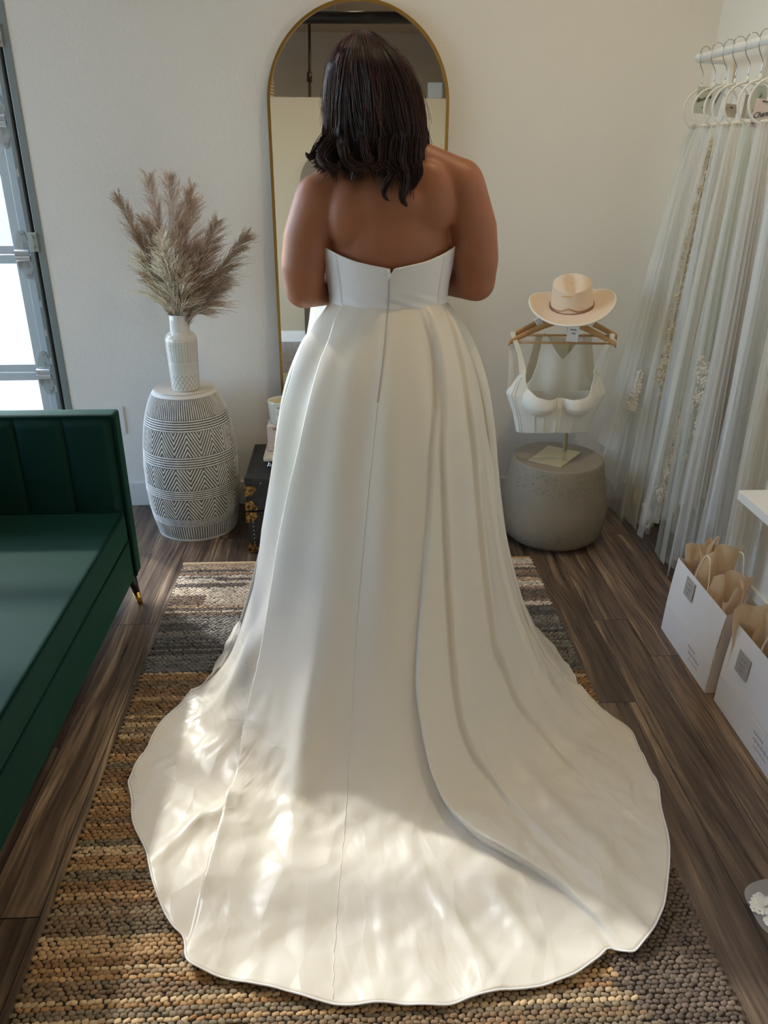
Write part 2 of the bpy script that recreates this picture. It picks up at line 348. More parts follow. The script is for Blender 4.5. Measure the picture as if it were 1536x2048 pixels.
# unseen left wall, its large window added for cool daylight from that side
WY0,WY1,WZ0,WZ1=.2,3.0,.45,2.9
w=MB(); w.box(XL-.12,XL,YE,WY0,0,ZC); w.box(XL-.12,XL,WY1,YB+.16,0,ZC); w.box(XL-.12,XL,WY0,WY1,0,WZ0); w.box(XL-.12,XL,WY0,WY1,WZ1,ZC)
struct('wall_left',w,M_wall)
wn=thing('added_window_1',(XL-.06,.85,WZ0),None,None); wn['kind']='structure'
f=MB(); 
for y in (WY0,1.1,2.0,WY1-.05): f.box(XL-.08,XL-.03,y,y+.05,WZ0,WZ1)
f.box(XL-.08,XL-.03,WY0,WY1,WZ0,WZ0+.05); f.box(XL-.08,XL-.03,WY0,WY1,WZ1-.05,WZ1); f.build('window_frame',simple('window_frame_paint',S(80,84,86),.5),wn)
MB().box(XL-.058,XL-.052,WY0+.05,WY1-.05,WZ0+.05,WZ1-.05).build('window_glass',M_glass,wn)
# jamb where the back wall meets the door
struct('trim_1',MB().box(-1.236,-1.2068,YB-.003,YB+.16,0,DZ),M_alud,bevel=.002)
# glazed sectional overhead door (aluminium), coplanar with the back wall
door=thing('door_1',(-2.7,3.44,0),None,None); door['kind']='structure'
zs=[.0,.132,.62,1.111,1.602,2.093,2.584,3.07]
Y0,Y1=3.412,3.455; DX0,DX1=XL+.02,-1.262
for k in range(1,7):
    z0,z1=zs[k]+.002,zs[k+1]-.002
    p=MB(); p.box(-1.347,DX1,Y0,Y1,z0,z1); p.box(-1.310,DX1,Y0-.004,Y1,z0,z1); p.box(DX0,DX0+.085,Y0,Y1,z0,z1)
    p.box(DX0,DX1,Y0+.002,Y1,z0,z0+.034); p.box(DX0,DX1,Y0+.002,Y1,z1-.034,z1)
    for x in (-3.37,): p.box(x-.03,x+.03,Y0+.001,Y1,z0,z1)
    sec=p.build('door_panel_frame',M_alu,door,bevel=.002)
    for a_,b_ in ((DX0+.085,-3.40),(-3.34,-1.347)):
        MB().box(a_,b_,3.430,3.436,z0+.034,z1-.034).build('glass_pane',M_glass,sec)
MB().box(DX0,DX1,Y0,Y1,.0,.13).build('bottom_rail',M_alu,door,bevel=.002)
for k,zz in enumerate(zs[2:7]):
    hxx=-1.305; h=MB()
    for s in (1,-1):
        pts=[(hxx-.029,Y0-.008,zz+s*.020),(hxx+.029,Y0-.008,zz+s*.020),(hxx+.029,Y0-.008,zz+s*.045),(hxx+.010,Y0-.008,zz+s*.092),(hxx,Y0-.008,zz+s*.096),(hxx-.010,Y0-.008,zz+s*.092),(hxx-.029,Y0-.008,zz+s*.045)]
        h.poly(pts,(0,1,0),.004)
    for dz in (.011,-.011): h.tube([(hxx-.030,Y0-.024,zz+dz),(hxx+.028,Y0-.024,zz+dz)],.0115,16)
    for sx in (-.030,.026):
        h.box(hxx+sx,hxx+sx+.003,Y0-.030,Y0-.006,zz-.022,zz+.022)
        h.poly([(hxx+sx,Y0-.028,zz-.02),(hxx+sx,Y0-.006,zz-.02),(hxx+sx,Y0-.006,zz-.060)],(1,0,0),.003)
    hg=h.build('hinge',M_zinc,door,label='shiny zinc hinge on the door stile')
    for s in (1,-1):
        for (dy,dz) in ((0,.080),(0,.043),(-.018,.030),(.018,.030),(0,.030)): MB().tube([(hxx+dy,Y0-.008,zz+s*dz),(hxx+dy,Y0-.014,zz+s*dz)],.0045 if dz>.04 else .0028,8).build('hinge_bolt',M_zinc,hg)
    MB().tube([(hxx+.029,Y0-.024,zz-.004),(hxx+.052,Y0-.024,zz-.004)],.006,10).build('roller_stem',M_alud,hg,smooth=True)
# vertical roller track
tr=thing('door_track',(-1.25,3.39,0),'galvanised vertical roller track with slotted brackets beside the glazed door','track')
t=MB(); t.box(-1.252,-1.249,3.372,3.425,0,3.0); t.box(-1.268,-1.249,3.372,3.375,0,3.0); t.box(-1.268,-1.265,3.375,3.382,0,3.0)
t.build('track_channel',M_alud,tr,bevel=.0008)
MB().box(-1.247,-1.238,3.380,3.43,0,3.0).build('rubber_seal',M_rubber,tr)
for zz in (1.165,1.88,.36):
    b=MB(); b.box(-1.262,-1.232,3.366,3.3695,zz-.037,zz+.037); b.box(-1.235,-1.232,3.3695,3.374,zz-.037,zz+.037); b.box(-1.262,-1.246,3.360,3.366,zz-.037,zz+.030)
    br=b.build('track_bracket',M_zinc,tr,bevel=.0006)
    for dz in(-.018,.018): MB().tube([(-1.241,3.360,zz+dz),(-1.241,3.366,zz+dz)],.005,8).build('bracket_bolt',M_alud,br)
for k,zz in enumerate((.92,.80,.68,.56,1.42,.45)):
    MB().box(-1.2655,-1.257,3.3705,3.3725,zz-.014,zz+.014).build('track_slot_plate',M_zinc,tr)
# wall plate behind the sofa
wp=MB().box(-1.052,-.985,YB-.006,YB-.0005,.35,.478).build('wall_plate',M_white,bevel=.002); tag(wp,'white blank wall plate low on the wall behind the sofa arm','wall plate')
# outside: sunlit deck and a far blue-grey building
dk=MB().box(-12,4,3.56,12.5,-.16,-.09).build('deck',M_deck); dk['kind']='structure'
gd=MB().box(-40,30,12.5,70,-.4,-.25).build('street',simple('blue_grey_asphalt',S(96,116,150),.8)); gd['kind']='structure'
kb=MB().box(-12,4,12.5,12.7,-.3,.05).build('kerb_wall',simple('white_kerb',S(225,222,218),.7)); kb['kind']='structure'
dk2=MB().box(-12,XL-.13,-8,3.56,-.16,-.09).build('side_terrace',simple('pale_paving',S(196,196,194),.8)); dk2['kind']='structure'
# ---- rear of the room, seen in the mirror
dct=MB().tube([(-4.4,-2.6,3.10),(1.43,-2.6,3.16)],.055,24); dct=dct.build('black_duct',M_duct,smooth=True); tag(dct,'black round duct running across under the ceiling, seen in the mirror','duct')
for x in (-.05,):
    o=MB().tube([(x,-2.6,3.18),(x,-2.6,3.5)],.006,8).build('duct_hanger_rod',M_chrome); tag(o,'thin steel rod holding the black duct up, seen in the mirror','rod')
o=MB(); o.tube([(-.38,-3.6,2.0),(-.34,-3.6,3.5)],.016,10); o.tube([(-.365,-3.6,2.7),(-.36,-3.6,2.8)],.03,10); o=o.build('conduit_pipe',M_pipe,smooth=True); tag(o,'dark upright conduit pipe behind the partition, seen in the mirror','pipe')
lt=thing('ceiling_light',(.25,-3.1,3.5),'round recessed ceiling light glowing, seen at the top of the mirror','ceiling light')
MB().lathe([(.085,0),(.1,-.006),(.1,-.012),(.085,-.012),(.08,-.004)],32,(.25,-3.1,3.5)).build('light_trim',M_white,lt,smooth=True)
MB().lathe([(.079,-.003),(.079,-.006)],32,(.25,-3.1,3.5)).build('light_lens',M_lamp,lt)
o=MB().box(.62,.68,-1.88,-1.83,2.32,2.44).build('small_speaker',M_duct,bevel=.004); tag(o,'small black box standing on top of the partition, seen in the mirror','box')
o=MB().box(.84,.98,-1.89,-1.81,2.32,2.46).build('storage_bin',simple('grey_bin',S(150,156,158),.5),bevel=.006); tag(o,'pale grey bin standing on top of the partition, seen in the mirror','bin')
g=MB().lathe([(.13+.012*(k%2),.016*k) for k in range(194)],24,(-.86,-2.9,.0)); g=g.build('ribbed_hose_coil',M_ceil,smooth=False); tag(g,'pale ribbed upright tube behind the partition, seen at the left of the mirror','tube')
MB
# second arched mirror leaning on the partition
am=thing('arched_floor_mirror',(-.12,YP+.05,0),'bronze arched mirror leaning on the partition, seen inside the tall mirror','mirror')
def arch(cx,y,w,h,th,n=40,z0=0):
    pts=[(cx-w,y,z0),(cx+w,y,z0)]
    for i in range(n+1):
        a=PI*i/n; pts.append((cx+w*math.cos(a),y,h-w+w*math.sin(a)))
    return pts
MB().poly(arch(-.12,YP+.04,.3,1.86,0),(0,-1,0),.02).build('mirror_plate',M_arch,am)
# ---------------------------------------------------------------- tall arched mirror
mr=thing('floor_mirror',(.066,3.32,0),'tall arched floor mirror with thin brass frame behind the woman','mirror')
W,Hh=.345,2.01; yb,yt=3.285,3.352
lean=math.atan2(yt-yb,Hh)
Ml=Matrix.Translation((.066,yb,0))@Matrix.Rotation(-lean,4,'X')
outer=arch(0,0,W,Hh,0); inner=arch(0,0,W-.011,Hh-.011,0,z0=.011)
k=len(outer); v=[];f=[]
for ring,y in ((outer,-.012),(inner,-.012),(inner,.0),(outer,.014)): v+=[Ml@Vector((p[0],y,p[2])) for p in ring]
for r in range(3):
    for i in range(k): j=(i+1)%k; f.append((r*k+i,r*k+j,(r+1)*k+j,(r+1)*k+i))
for i in range(k): j=(i+1)%k; f.append((3*k+i,3*k+j,j,i))
MB().add(v,f).build('brass_frame',M_brushed,mr)
MB().poly([Ml@Vector((p[0],-.004,p[2])) for p in arch(0,0,W-.008,Hh-.008,0,z0=.008)],Ml.to_3x3()@Vector((0,1,0)),.01).build('mirror_glass',M_mirror,mr)
# ---------------------------------------------------------------- woman in the gown
PX,PY=.113,2.05
woman=thing('person',(PX,PY,0),'woman seen from behind in a strapless ivory satin gown with long train, dark hair','person')
OX,OY=0.113,2.05
HEM=[(-180,.62),(-150,.60),(-120,.57),(-100,.535),(-88,.548),(-81.4,.565),(-54.7,.843),(-40.3,.925),(-28.5,1.03),(-26.6,1.035),(-24.3,1.092),(-13.7,1.091),(-1.5,1.097),(8.8,1.093),(17,1.095),(20.6,1.087),(22.6,1.072),(23.8,1.115),(27,1.10),(31.2,1.072),(39.3,.982),(51.4,.862),(64.1,.741),(69.2,.664),(75,.60),(90,.575),(120,.56),(150,.60),(180,.62)]
def hemR(th):
    a=np.degrees(th); h=np.array(HEM)
    return np.interp(a,h[:,0],h[:,1])
def base(th,N=170):
    """th: array; returns P (len(th),N,3)"""
    th=np.asarray(th,float)
    out=np.zeros((len(th),N,3))
    R=hemR(th)
    _g=np.radians(np.arange(-180,180,.5)); _r=hemR(_g); _k=np.exp(-np.linspace(-2,2,7)**2); _k/=_k.sum(); _r=np.convolve(np.pad(_r,3,'wrap'),_k,'valid'); R=np.interp(th,_g,_r)*(1+.004*np.sin(th*23+2*np.sin(th*7)))
    for i,a in enumerate(th):
        c=np.cos(a); rw=1/np.sqrt((np.sin(a)/.146)**2+(np.cos(a)/.112)**2)
        z=np.linspace(1.145,0,160)
        T=np.array([(0,.58),(.05,.525),(.12,.48),(.28,.415),(.48,.355),(.66,.318),(.80,.297),(.92,.272),(1.02,.232),(1.09,.185),(1.145,.146)])
        r=np.interp(z,T[:,0],T[:,1])-.146+rw
        k=np.exp(-np.linspace(-2,2,31)**2); k/=k.sum()
        rp=np.concatenate([2*r[0]-r[15:0:-1],r,2*r[-1]-r[-2:-17:-1]]); r=np.convolve(rp,k,'valid')
        d=1.145-z
        r=r+(.10*max(c,0)**2.5)*(d/1.145)**1.0
        _da=(math.degrees(a)-82+180)%360-180; r=r-.030*math.exp(-(_da/42)**2)*np.sin(np.pi*np.clip(d/1.145,0,1))**.6*(1-.3*d/1.145)
        rr=.50+.10*max(c,0)**2
        rf=r[-1]
        if R[i]<rf+.02: r=rw+(r-rw)*(R[i]-rw)/(rf-rw)
        zz=z.copy()
        if R[i]>=rf+.02:
            m=int((R[i]-rf)/.0075)+1
            r=np.concatenate([r,np.linspace(rf,R[i],m+1)[1:]]); zz=np.concatenate([z,np.zeros(m)])
            # smooth the bend
            k=np.exp(-np.linspace(-2,2,41)**2); k/=k.sum()
            rp=np.concatenate([2*r[0]-r[20:0:-1],r,2*r[-1]-r[-2:-22:-1]]); zp=np.concatenate([2*zz[0]-zz[20:0:-1],zz,np.zeros(20)])
            rs=np.convolve(rp,k,'valid'); zs=np.convolve(zp,k,'valid')
            r,zz=rs,zs; r[-1]=R[i]
        L=np.concatenate([[0],np.cumsum(np.hypot(np.diff(r),np.diff(zz)))])
        u=np.linspace(0,L[-1],N)
        r=np.interp(u,L,r); zz=np.interp(u,L,zz)
        out[i,:,0]=OX+r*np.sin(a); out[i,:,1]=OY-r*np.cos(a); out[i,:,2]=zz+.014
    return out
_TB=np.radians(np.arange(-82,82.01,.27)); _TF=np.radians(np.concatenate([np.arange(83.5,180,1.5),np.arange(-180,-83,1.5)]))
TH=np.sort(np.concatenate([_TB,_TF])); NT_=190
SK=base(TH,NT_)
dth=np.gradient(SK,axis=0); dt=np.gradient(SK,axis=1); NRM=np.cross(dth,dt); NRM/=np.linalg.norm(NRM,axis=2,keepdims=True)+1e-9
ctr=np.array([OX,OY,0]); sgn=np.sign(((SK-ctr)*[1,1,0]*NRM).sum(2)+NRM[...,2]); NRM*=np.median(sgn)
rad=np.hypot(SK[...,0]-OX,SK[...,1]-OY); DEG=np.degrees(TH)[:,None]; TT=np.linspace(0,1,NT_)[None,:]
def sm(x): x=np.clip(x,0,1); return x*x*(3-2*x)
D=np.zeros(SK.shape[:2]); LAT=np.zeros(SK.shape[:2])
def fold(path,amps,W,side,w0=.012,rc=.15,lat=0):
    global D,LAT
    p=np.array(path); th0=np.interp(TT[0],p[:,1],p[:,0])[None,:]; k=np.exp(-np.linspace(-2,2,15)**2); k/=k.sum(); th0=np.convolve(np.pad(th0[0],7,'edge'),k,'valid')[None,:]
    a=np.array(amps); A=np.interp(TT,a[:,0],a[:,1]); x=np.radians(DEG-th0)*rad*side
    D+=A*sm((x+w0/2)/w0)*np.exp(-np.clip(x,0,None)/W)
    LAT-=side*lat*A*sm((x+w0/2)/w0)*np.exp(-np.clip(x,0,None)/.06)
    D-=rc*A*sm((.72-TT)/.1)*np.where(x<0,np.exp(x/.035),0)*sm(-x/.006)
def ridge(path,amps,W):
    global D
    p=np.array(path); th0=np.interp(TT[0],p[:,1],p[:,0])[None,:]; a=np.array(amps); A=np.interp(TT,a[:,0],a[:,1],0,0); x=np.radians(DEG-th0)*rad
    D+=A*np.exp(-(x/W)**2)
F1=[(-57,.03),(-50,.065),(-48.8,.097),(-46.5,.16),(-46.2,.224),(-48.5,.33),(-49.5,.428),(-48.2,.537),(-46.8,.608),(-46.2,.676),(-45,.74),(-42.2,.764),(-39.8,.805),(-37,.835),(-32.5,.876),(-29,.926),(-27,.968),(-25,1)]
F2=[(43.5,.012),(29.5,.1),(19,.209),(12.5,.375),(8.2,.496),(7,.558),(7.8,.611),(9.2,.676),(12.2,.743),(15.2,.794),(19.5,.844),(21.8,.885),(23,.926),(23.5,.962),(23.2,1)]
F3=[(36,.02),(31.8,.1),(24.2,.209),(22.2,.383),(19.8,.504),(19,.566),(19,.622),(20.5,.673),(24,.732),(25,.796),(26,.876),(27,.962)]
F4=[(66.5,.018),(54.5,.083),(45.2,.168),(44.2,.28),(40.5,.425),(37.5,.56),(40.5,.608),(41.2,.664),(45.8,.764),(43,.841),(40.8,.956)]
F5=[(-75.2,.021),(-74.5,.077),(-69.5,.165),(-72,.34),(-74,.45),(-75,.7)]
fold(F1,[(0,0),(.03,.008),(.1,.022),(.3,.038),(.6,.042),(.8,.040),(.95,.028),(1,.018)],.13,1,.008,.45,.35)
fold(F2,[(0,0),(.02,.008),(.1,.014),(.3,.012),(.5,.018),(.65,.035),(.78,.055),(.88,.04),(.96,.022),(1,.012)],.085,1,.018,.15,.75)
fold(F3,[(0,0),(.05,.01),(.2,.014),(.5,.02),(.7,.02),(.85,.012),(1,.002)],.07,1,.02)
fold(F4,[(0,0),(.05,.012),(.2,.018),(.5,.02),(.7,.016),(.9,.008),(1,0)],.09,1,.016)
fold(F5,[(0,0),(.02,.008),(.1,.018),(.3,.02),(.5,.018),(.7,0)],.07,1,.012)
fold([(-86,.02),(-88,.3),(-88,.7)],[(0,0),(.1,.014),(.5,.014),(.75,0)],.06,1,.02)
fold([(82,.02),(76,.2),(66,.45),(58,.75)],[(0,0),(.1,.008),(.4,.012),(.7,.012),(.9,0)],.10,1,.035,0)
ridge([(-34.5,.83),(-38.2,.9),(-38.3,1)],[(.80,0),(.86,.022),(.94,.016),(1,.008)],.022)
ridge([(-56,.60),(-60,.72),(-65,.85)],[(.55,0),(.68,.03),(.8,.02),(.9,0)],.035)
ridge([(-25,.6),(-22,.75),(-18,.9),(-17,1)],[(.55,0),(.7,.015),(.85,.012),(1,.003)],.04)
ridge([(-20,.3),(-22,.5),(-26,.7)],[(.2,0),(.45,.012),(.65,.016),(.8,0)],.05)
ridge([(33,.7),(32,.8),(31,.95)],[(.65,0),(.78,.016),(.9,.01),(1,.002)],.03)
ridge([(50,.75),(48,.9),(46,1)],[(.65,0),(.8,.012),(.95,.006)],.04)
ridge([(60,.72),(62,.9),(66,1)],[(.6,0),(.8,.014),(.95,.006)],.05)
ridge([(2,.8),(6,.9),(9,1)],[(.75,0),(.87,.008),(.96,.01),(1,.004)],.02)
ridge([(-4,.85),(-2,1)],[(.8,0),(.92,.006),(1,.003)],.02)
ridge([(13,.87),(15,1)],[(.8,0),(.92,.012),(1,.005)],.025)
# soft drape undulation on the hanging part, crumple towards the hem
TR=np.radians(DEG)
env=np.exp(-((TT-.35)/.3)**2)
D+=env*.006*(np.sin(TR*9+1.5*np.sin(TT*4))+.6*np.sin(TR*17+2+3*TT))*sm(TT/.12)
xx,yy=SK[...,0],SK[...,1]
lie=sm((TT-.62)/.15)*(np.cos(TR)>-.2)
def nz(s,o):
    return (np.sin(xx*s+1.7*np.sin(yy*s*.8+o))*np.sin(yy*s*.9+1.3*np.sin(xx*s*.7+2*o)+o))
D+=lie*.0040*(nz(16,.3)+.6*nz(31,1.1)+.4*nz(57,2.2))
D+=.006*lie*np.clip(nz(11,2.9),0,1)
D=np.where(TT>.9, D*(1-.35*sm((TT-.9)/.1)),D)
TAN=dth/(np.linalg.norm(dth,axis=2,keepdims=True)+1e-9)
SKD=SK+NRM*D[...,None]+TAN*(LAT*sm((TT-.25)/.2)*(1-sm((TT-.93)/.07)))[...,None]
# the hem itself lifts in small scallops
hl=sm((TT-.955)/.045)*.004*(1+np.sin(TR*46+2*np.sin(TR*13)))*(np.cos(TR)>0)
SKD[...,2]+=hl
SKD[...,2]=np.maximum(SKD[...,2],.0135)
n_,m_=SKD.shape[:2]
V=SKD.transpose(1,0,2).reshape(-1,3)
cre=(lie*.75+.06*np.ones_like(D)).T.reshape(-1,1)*np.ones((1,3))
skirt=npmesh('skirt',V,gridF(m_,n_,True),M_satin,woman,True,cols=cre,colname='crease')
_sm=skirt.modifiers.new('th','SOLIDIFY'); _sm.thickness=.0015; _sm.offset=0
def onskirt(deg,t,off=.001):
    i=np.abs(DEG[:,0]-deg).argmin(); j=t*(NT_-1); k=min(int(j),NT_-2); f=j-k
    return Vector(SKD[i,k]*(1-f)+SKD[i,k+1]*f)+Vector(NRM[i,k])*off
seam=[(-4,.003),(-6.5,.083),(-8.8,.142),(-11.8,.28),(-13.2,.392),(-13.8,.487),(-12.5,.678),(-10.5,.814),(-8.2,1)]
sa=np.array(seam)
def spath(t0,t1,n,dd=0,off=.0012): return [onskirt(float(np.interp(t,sa[:,1],sa[:,0]))+dd*(1.2-t),t,off) for t in np.linspace(t0,t1,n)]
MB().tube(spath(.145,.995,120),.0007,5).build('centre_seam',M_thread,skirt,smooth=True)
MB().tube(spath(.004,.142,40),.0016,6).build('zipper',M_zip,woman,smooth=True,label='closed invisible zipper down the skirt')
# hem band
hb=[]; idx=[i for i in range(n_) if abs(DEG[i,0])<86]
MB().tube([Vector(SKD[i,-1])+Vector((0,0,.0012)) for i in idx],.0022,6).build('hem_edge',M_satin2,skirt,smooth=True)
# ---- bodice
def neck(a):  # a degrees from back, + right ; neckline height
    a=abs(a); return np.interp(a,[0,1.5,4,30,60,85,120,150,180],[1.236,1.246,1.249,1.262,1.284,1.296,1.315,1.345,1.325])
def bod(u,v):
    a=-180+360*u; r=math.radians(a); zt=float(neck(a)); z=1.128+(zt-1.128)*v
    A=np.interp(z,[1.12,1.145,1.2,1.3,1.36],[.150,.147,.153,.170,.172]); B=np.interp(z,[1.12,1.145,1.2,1.3,1.36],[.116,.113,.118,.124,.122])
    x=A*math.sin(r); y=-B*math.cos(r)
    if y>0:
        bx=math.exp(-((abs(x)-.075)/.05)**2)*math.exp(-((z-1.28)/.07)**2)*.055; y+=bx
    if z>1.135 and z<1.165: y*=1+.012*math.cos((z-1.15)/.015*PI/2); x*=1.008
    return (PX+x,PY+y+.002*math.sin(z*260+3*x*30)*math.exp(-((z-1.15)/.03)**2),z)
bo=MB().grid(bod,160,40,True).build('bodice',M_satin2,woman,smooth=True,fixn=False)
_s=bo.modifiers.new('th','SOLIDIFY'); _s.thickness=.003; _s.offset=1
def zl(z,off=0.0035,dx=0.0):
    B=np.interp(z,[1.12,1.145,1.2,1.3],[.116,.113,.118,.124]); x=-.006+dx
    return Vector((PX+x,PY-B*math.sqrt(max(0,1-(x/.15)**2))-off,z))
MB().tube([zl(1.13+.117*i/20,.0045) for i in range(20)],.0015,6).build('bodice_zipper',M_zip,woman,smooth=True)
pl=MB().ell(zl(1.243,.007),(.0035,.003,.006),seg=12,rings=8); pl.tube([zl(1.238,.007),zl(1.222,.008)],[.002,.0035],8)
pl.build('zipper_pull',M_ziphandle,woman,smooth=True)
for a in (-52,-50.5,50.5,52):
    MB().tube([Vector(bod((a+180)/360,v))+Vector((math.sin(math.radians(a)),-math.cos(math.radians(a)),0))*.0034 for v in np.linspace(.02,.98,14)],.0004,4).build('panel_seam',M_satin2,bo,smooth=True)
# ---- body: one continuous remeshed surface
b=MB()
cx=PX+.002
b.ell((cx,PY+.003,1.29),(.157,.106,.18)); b.ell((cx,PY+.005,1.16),(.139,.104,.14)); b.ell((cx,PY+.01,1.0),(.175,.135,.15))
b.ell((cx-.08,PY-.05,.96),(.095,.095,.10)); b.ell((cx+.08,PY-.05,.96),(.095,.095,.10))
b.ell((cx+.002,PY-.002,1.385),(.168,.098,.09),M=Matrix.Rotation(-.10,3,'Y'))
for s in(-1,1): b.ell((cx+s*.075,PY+.09,1.28),(.065,.06,.062))
for s in(-1,1): b.ell((cx+s*.088,PY-.048,1.375+.018*s),(.066,.042,.09))   # shoulder blades
nk=(.095,PY-.004,1.50)
b.limb([(cx-.01,PY,1.42),(.092,PY,1.50),(.080,PY+.008,1.59)],[.064,.053,.052])
for s,(jx,jz) in ((-1,(-.052,1.396)),(1,(.281,1.430))):
    b.limb([(nk[0]+s*.03,PY-.004,1.495),(nk[0]+s*.10,PY-.004,1.462+.016*s),(jx,PY-.004,jz)],[.030,.044,.060])
ARM={-1:dict(sh=(-.055,PY-.004,1.392),mid=(-.090,PY-.008,1.30),low=(-.102,PY-.014,1.235),el=(-.103,PY-.01,1.185),fa=(-.052,PY+.11,1.165),wr=(.03,PY+.225,1.18)),
      1:dict(sh=(.283,PY-.004,1.426),mid=(.322,PY-.008,1.325),low=(.334,PY-.014,1.25),el=(.338,PY-.008,1.200),fa=(.285,PY+.11,1.19),wr=(.20,PY+.225,1.195))}
for s,A in ARM.items():
    b.limb([A['sh'],A['mid'],A['low'],A['el']],[.064,.061,.0565,.048],24)
    b.limb([A['el'],A['fa'],A['wr']],[.049,.043,.028],24)
    b.ell((A['el'][0]+s*.004,A['el'][1]-.022,A['el'][2]-.012),(.030,.026,.026))
    # palm and fingers, closed round the front of the waist
    wr=Vector(A['wr']); dr=Vector((-s*.75,.28,-.12)).normalized(); up=Vector((0,.25,1)).normalized(); nrm=dr.cross(up).normalized()*s
    pc=wr+dr*.045
    R=Matrix((dr,up,dr.cross(up))).transposed()
    b.ell(pc,(.048,.038,.016),M=R); 
    for q,(o,l) in enumerate(((.030,.068),(.010,.076),(-.010,.070),(-.029,.056))):
        p0=pc+dr*.030+up*o; p1=p0+dr*l*.5+up*o*.15; back=Vector((0,-1,0))
        p2=p1+dr*l*.28+back*l*.2; p3=p2+dr*l*.12+back*l*.25
        b.limb([p0,p1,p2,p3],[.0095,.0088,.008,.007],12)
    t0=pc-dr*.02+up*.03; b.limb([t0,t0+dr*.028+up*.018,t0+dr*.055+up*.016-Vector((0,.008,0))],[.0115,.0105,.0085],12)
# legs and feet (standing inside the skirt)
for s in(-1,1):
    b.limb([(cx+s*.085,PY+.01,.93),(cx+s*.082,PY+.02,.53),(cx+s*.08,PY,.13)],[.088,.06,.036],20)
    b.limb([(cx+s*.082,PY-.01,.50),(cx+s*.08,PY-.02,.38),(cx+s*.08,PY,.14)],[.05,.053,.03],16)
    b.limb([(cx+s*.08,PY-.015,.09),(cx+s*.085,PY+.07,.055),(cx+s*.09,PY+.15,.03)],[.032,.034,.022],14)
# head
HC=Vector((.076,PY+.012,1.632)); HR=Matrix.Rotation(math.radians(-8),3,'X')
def hp(x,y,z): return HC+HR@Vector((x,y,z))
b.ell(HC,(.072,.090,.100),M=HR,seg=32,rings=20)
b.ell(hp(0,.034,-.055),(.052,.052,.058),M=HR); b.ell(hp(0,.066,-.093),(.022,.02,.018),M=HR)
b.limb([hp(0,.088,.012),hp(0,.104,-.020),hp(0,.102,-.030)],[.007,.0105,.009],10)
for s in(-1,1):
    b.ell(hp(s*.010,.098,-.032),(.007,.008,.006)); b.ell(hp(s*.074,.0,-.012),(.010,.018,.030),M=HR); b.ell(hp(s*.035,.062,-.035),(.026,.022,.022),M=HR)
    b.ell(hp(s*.030,.080,.022),(.020,.009,.006),M=HR)
b.ell(hp(0,.088,-.056),(.020,.010,.006),M=HR); b.ell(hp(0,.086,-.066),(.017,.010,.007),M=HR)
me=b.mesh('body'); o=bpy.data.objects.new('tmpb',me); COL.objects.link(o)
m=o.modifiers.new('r','REMESH'); m.mode='VOXEL'; m.voxel_size=.0055; m.adaptivity=0
m=o.modifiers.new('s','SMOOTH'); m.factor=.5; m.iterations=9
bpy.context.view_layer.update()
me2=bpy.data.meshes.new_from_object(o.evaluated_get(bpy.context.evaluated_depsgraph_get())); bpy.data.objects.remove(o)
me2.name='body'; body=link('body',me2,M_skin,woman,True)
for s in(-1,1):
    e=MB().ell(hp(s*.030,.074,.006),(.0125,.0125,.0125),seg=20,rings=14).build('eye',M_eye,woman,smooth=True)
    MB().ell(hp(s*.030,.0835,.003),(.006,.0038,.006),seg=16,rings=8).build('iris',M_iris,e,smooth=True)
    MB().limb([hp(s*.014,.091,.032),hp(s*.030,.091,.036),hp(s*.046,.080,.031)],[.0018,.0026,.0014],6).build('eyebrow',M_hair,woman,smooth=True)
MB().limb([hp(-.019,.094,-.060),hp(0,.0995,-.060),hp(.019,.094,-.060)],[.0025,.0055,.0025],8).build('lips',M_lip,woman,smooth=True)
for s in(-1,1):
    MB().limb([(cx+s*.08,PY-.02,.075),(cx+s*.085,PY+.07,.035),(cx+s*.09,PY+.16,.024)],[.034,.037,.022],14).build('shoe',M_ribbon,woman,smooth=True)
# ---- hair
hx=.079
def envW(z): return np.interp(z,[1.38,1.44,1.48,1.54,1.60,1.64,1.68,1.71,1.735,1.75],[.108,.118,.124,.124,.120,.111,.094,.072,.042,.004])
def envB(z): return np.interp(z,[1.38,1.44,1.48,1.54,1.60,1.64,1.68,1.71,1.735,1.75],[.128,.130,.130,.128,.124,.118,.104,.082,.050,.004])
def skew(z): return np.interp(z,[1.40,1.48,1.56,1.64,1.70,1.75],[.004,.004,.000,-.008,-.018,-.030])
def hairpos(a,z,k):
    # a: angle, 0 = back, +right ; k radial factor
    return np.stack([hx+skew(z)+envW(z)*k*np.sin(a),PY+.004-envB(z)*k*np.cos(a),z],-1)
n=3400; m=26
a0=np.radians(RNG.uniform(-128,128,n)); kk=RNG.uniform(.84,1.0,n)
d=np.degrees(a0)
zend=np.interp(d,[-130,-80,-50,-25,0,25,45,75,130],[1.47,1.468,1.455,1.475,1.468,1.44,1.425,1.44,1.46])+RNG.normal(0,.012,n)
tt=np.linspace(0,1,m)[None,:]
zz=1.748-(1.748-zend[:,None])*tt**1.0
zz=1.748-(1.748-zend[:,None])*(1-(1-tt)**1.0)
# dense near the crown so strands follow the dome
q=tt**1.55; zz=1.748-(1.748-zend[:,None])*q
A=a0[:,None]*(1-.15*(1-q))+.05*np.sin(q*5+a0[:,None]*7)
P=hairpos(A,zz,kk[:,None])
g=np.clip((q-.55)/.45,0,1); cl=np.round(a0/.16)*.16; ph=cl*9.0
amp=.014*g**1.3
P[...,0]+=amp*np.sin(ph[:,None]+q*15); P[...,1]+=-.6*np.abs(amp)*np.cos(ph[:,None]*1.3+q*13)-.004*g
P[...,0]+=((cl-a0)[:,None])*g*.05                              # clumping to locks
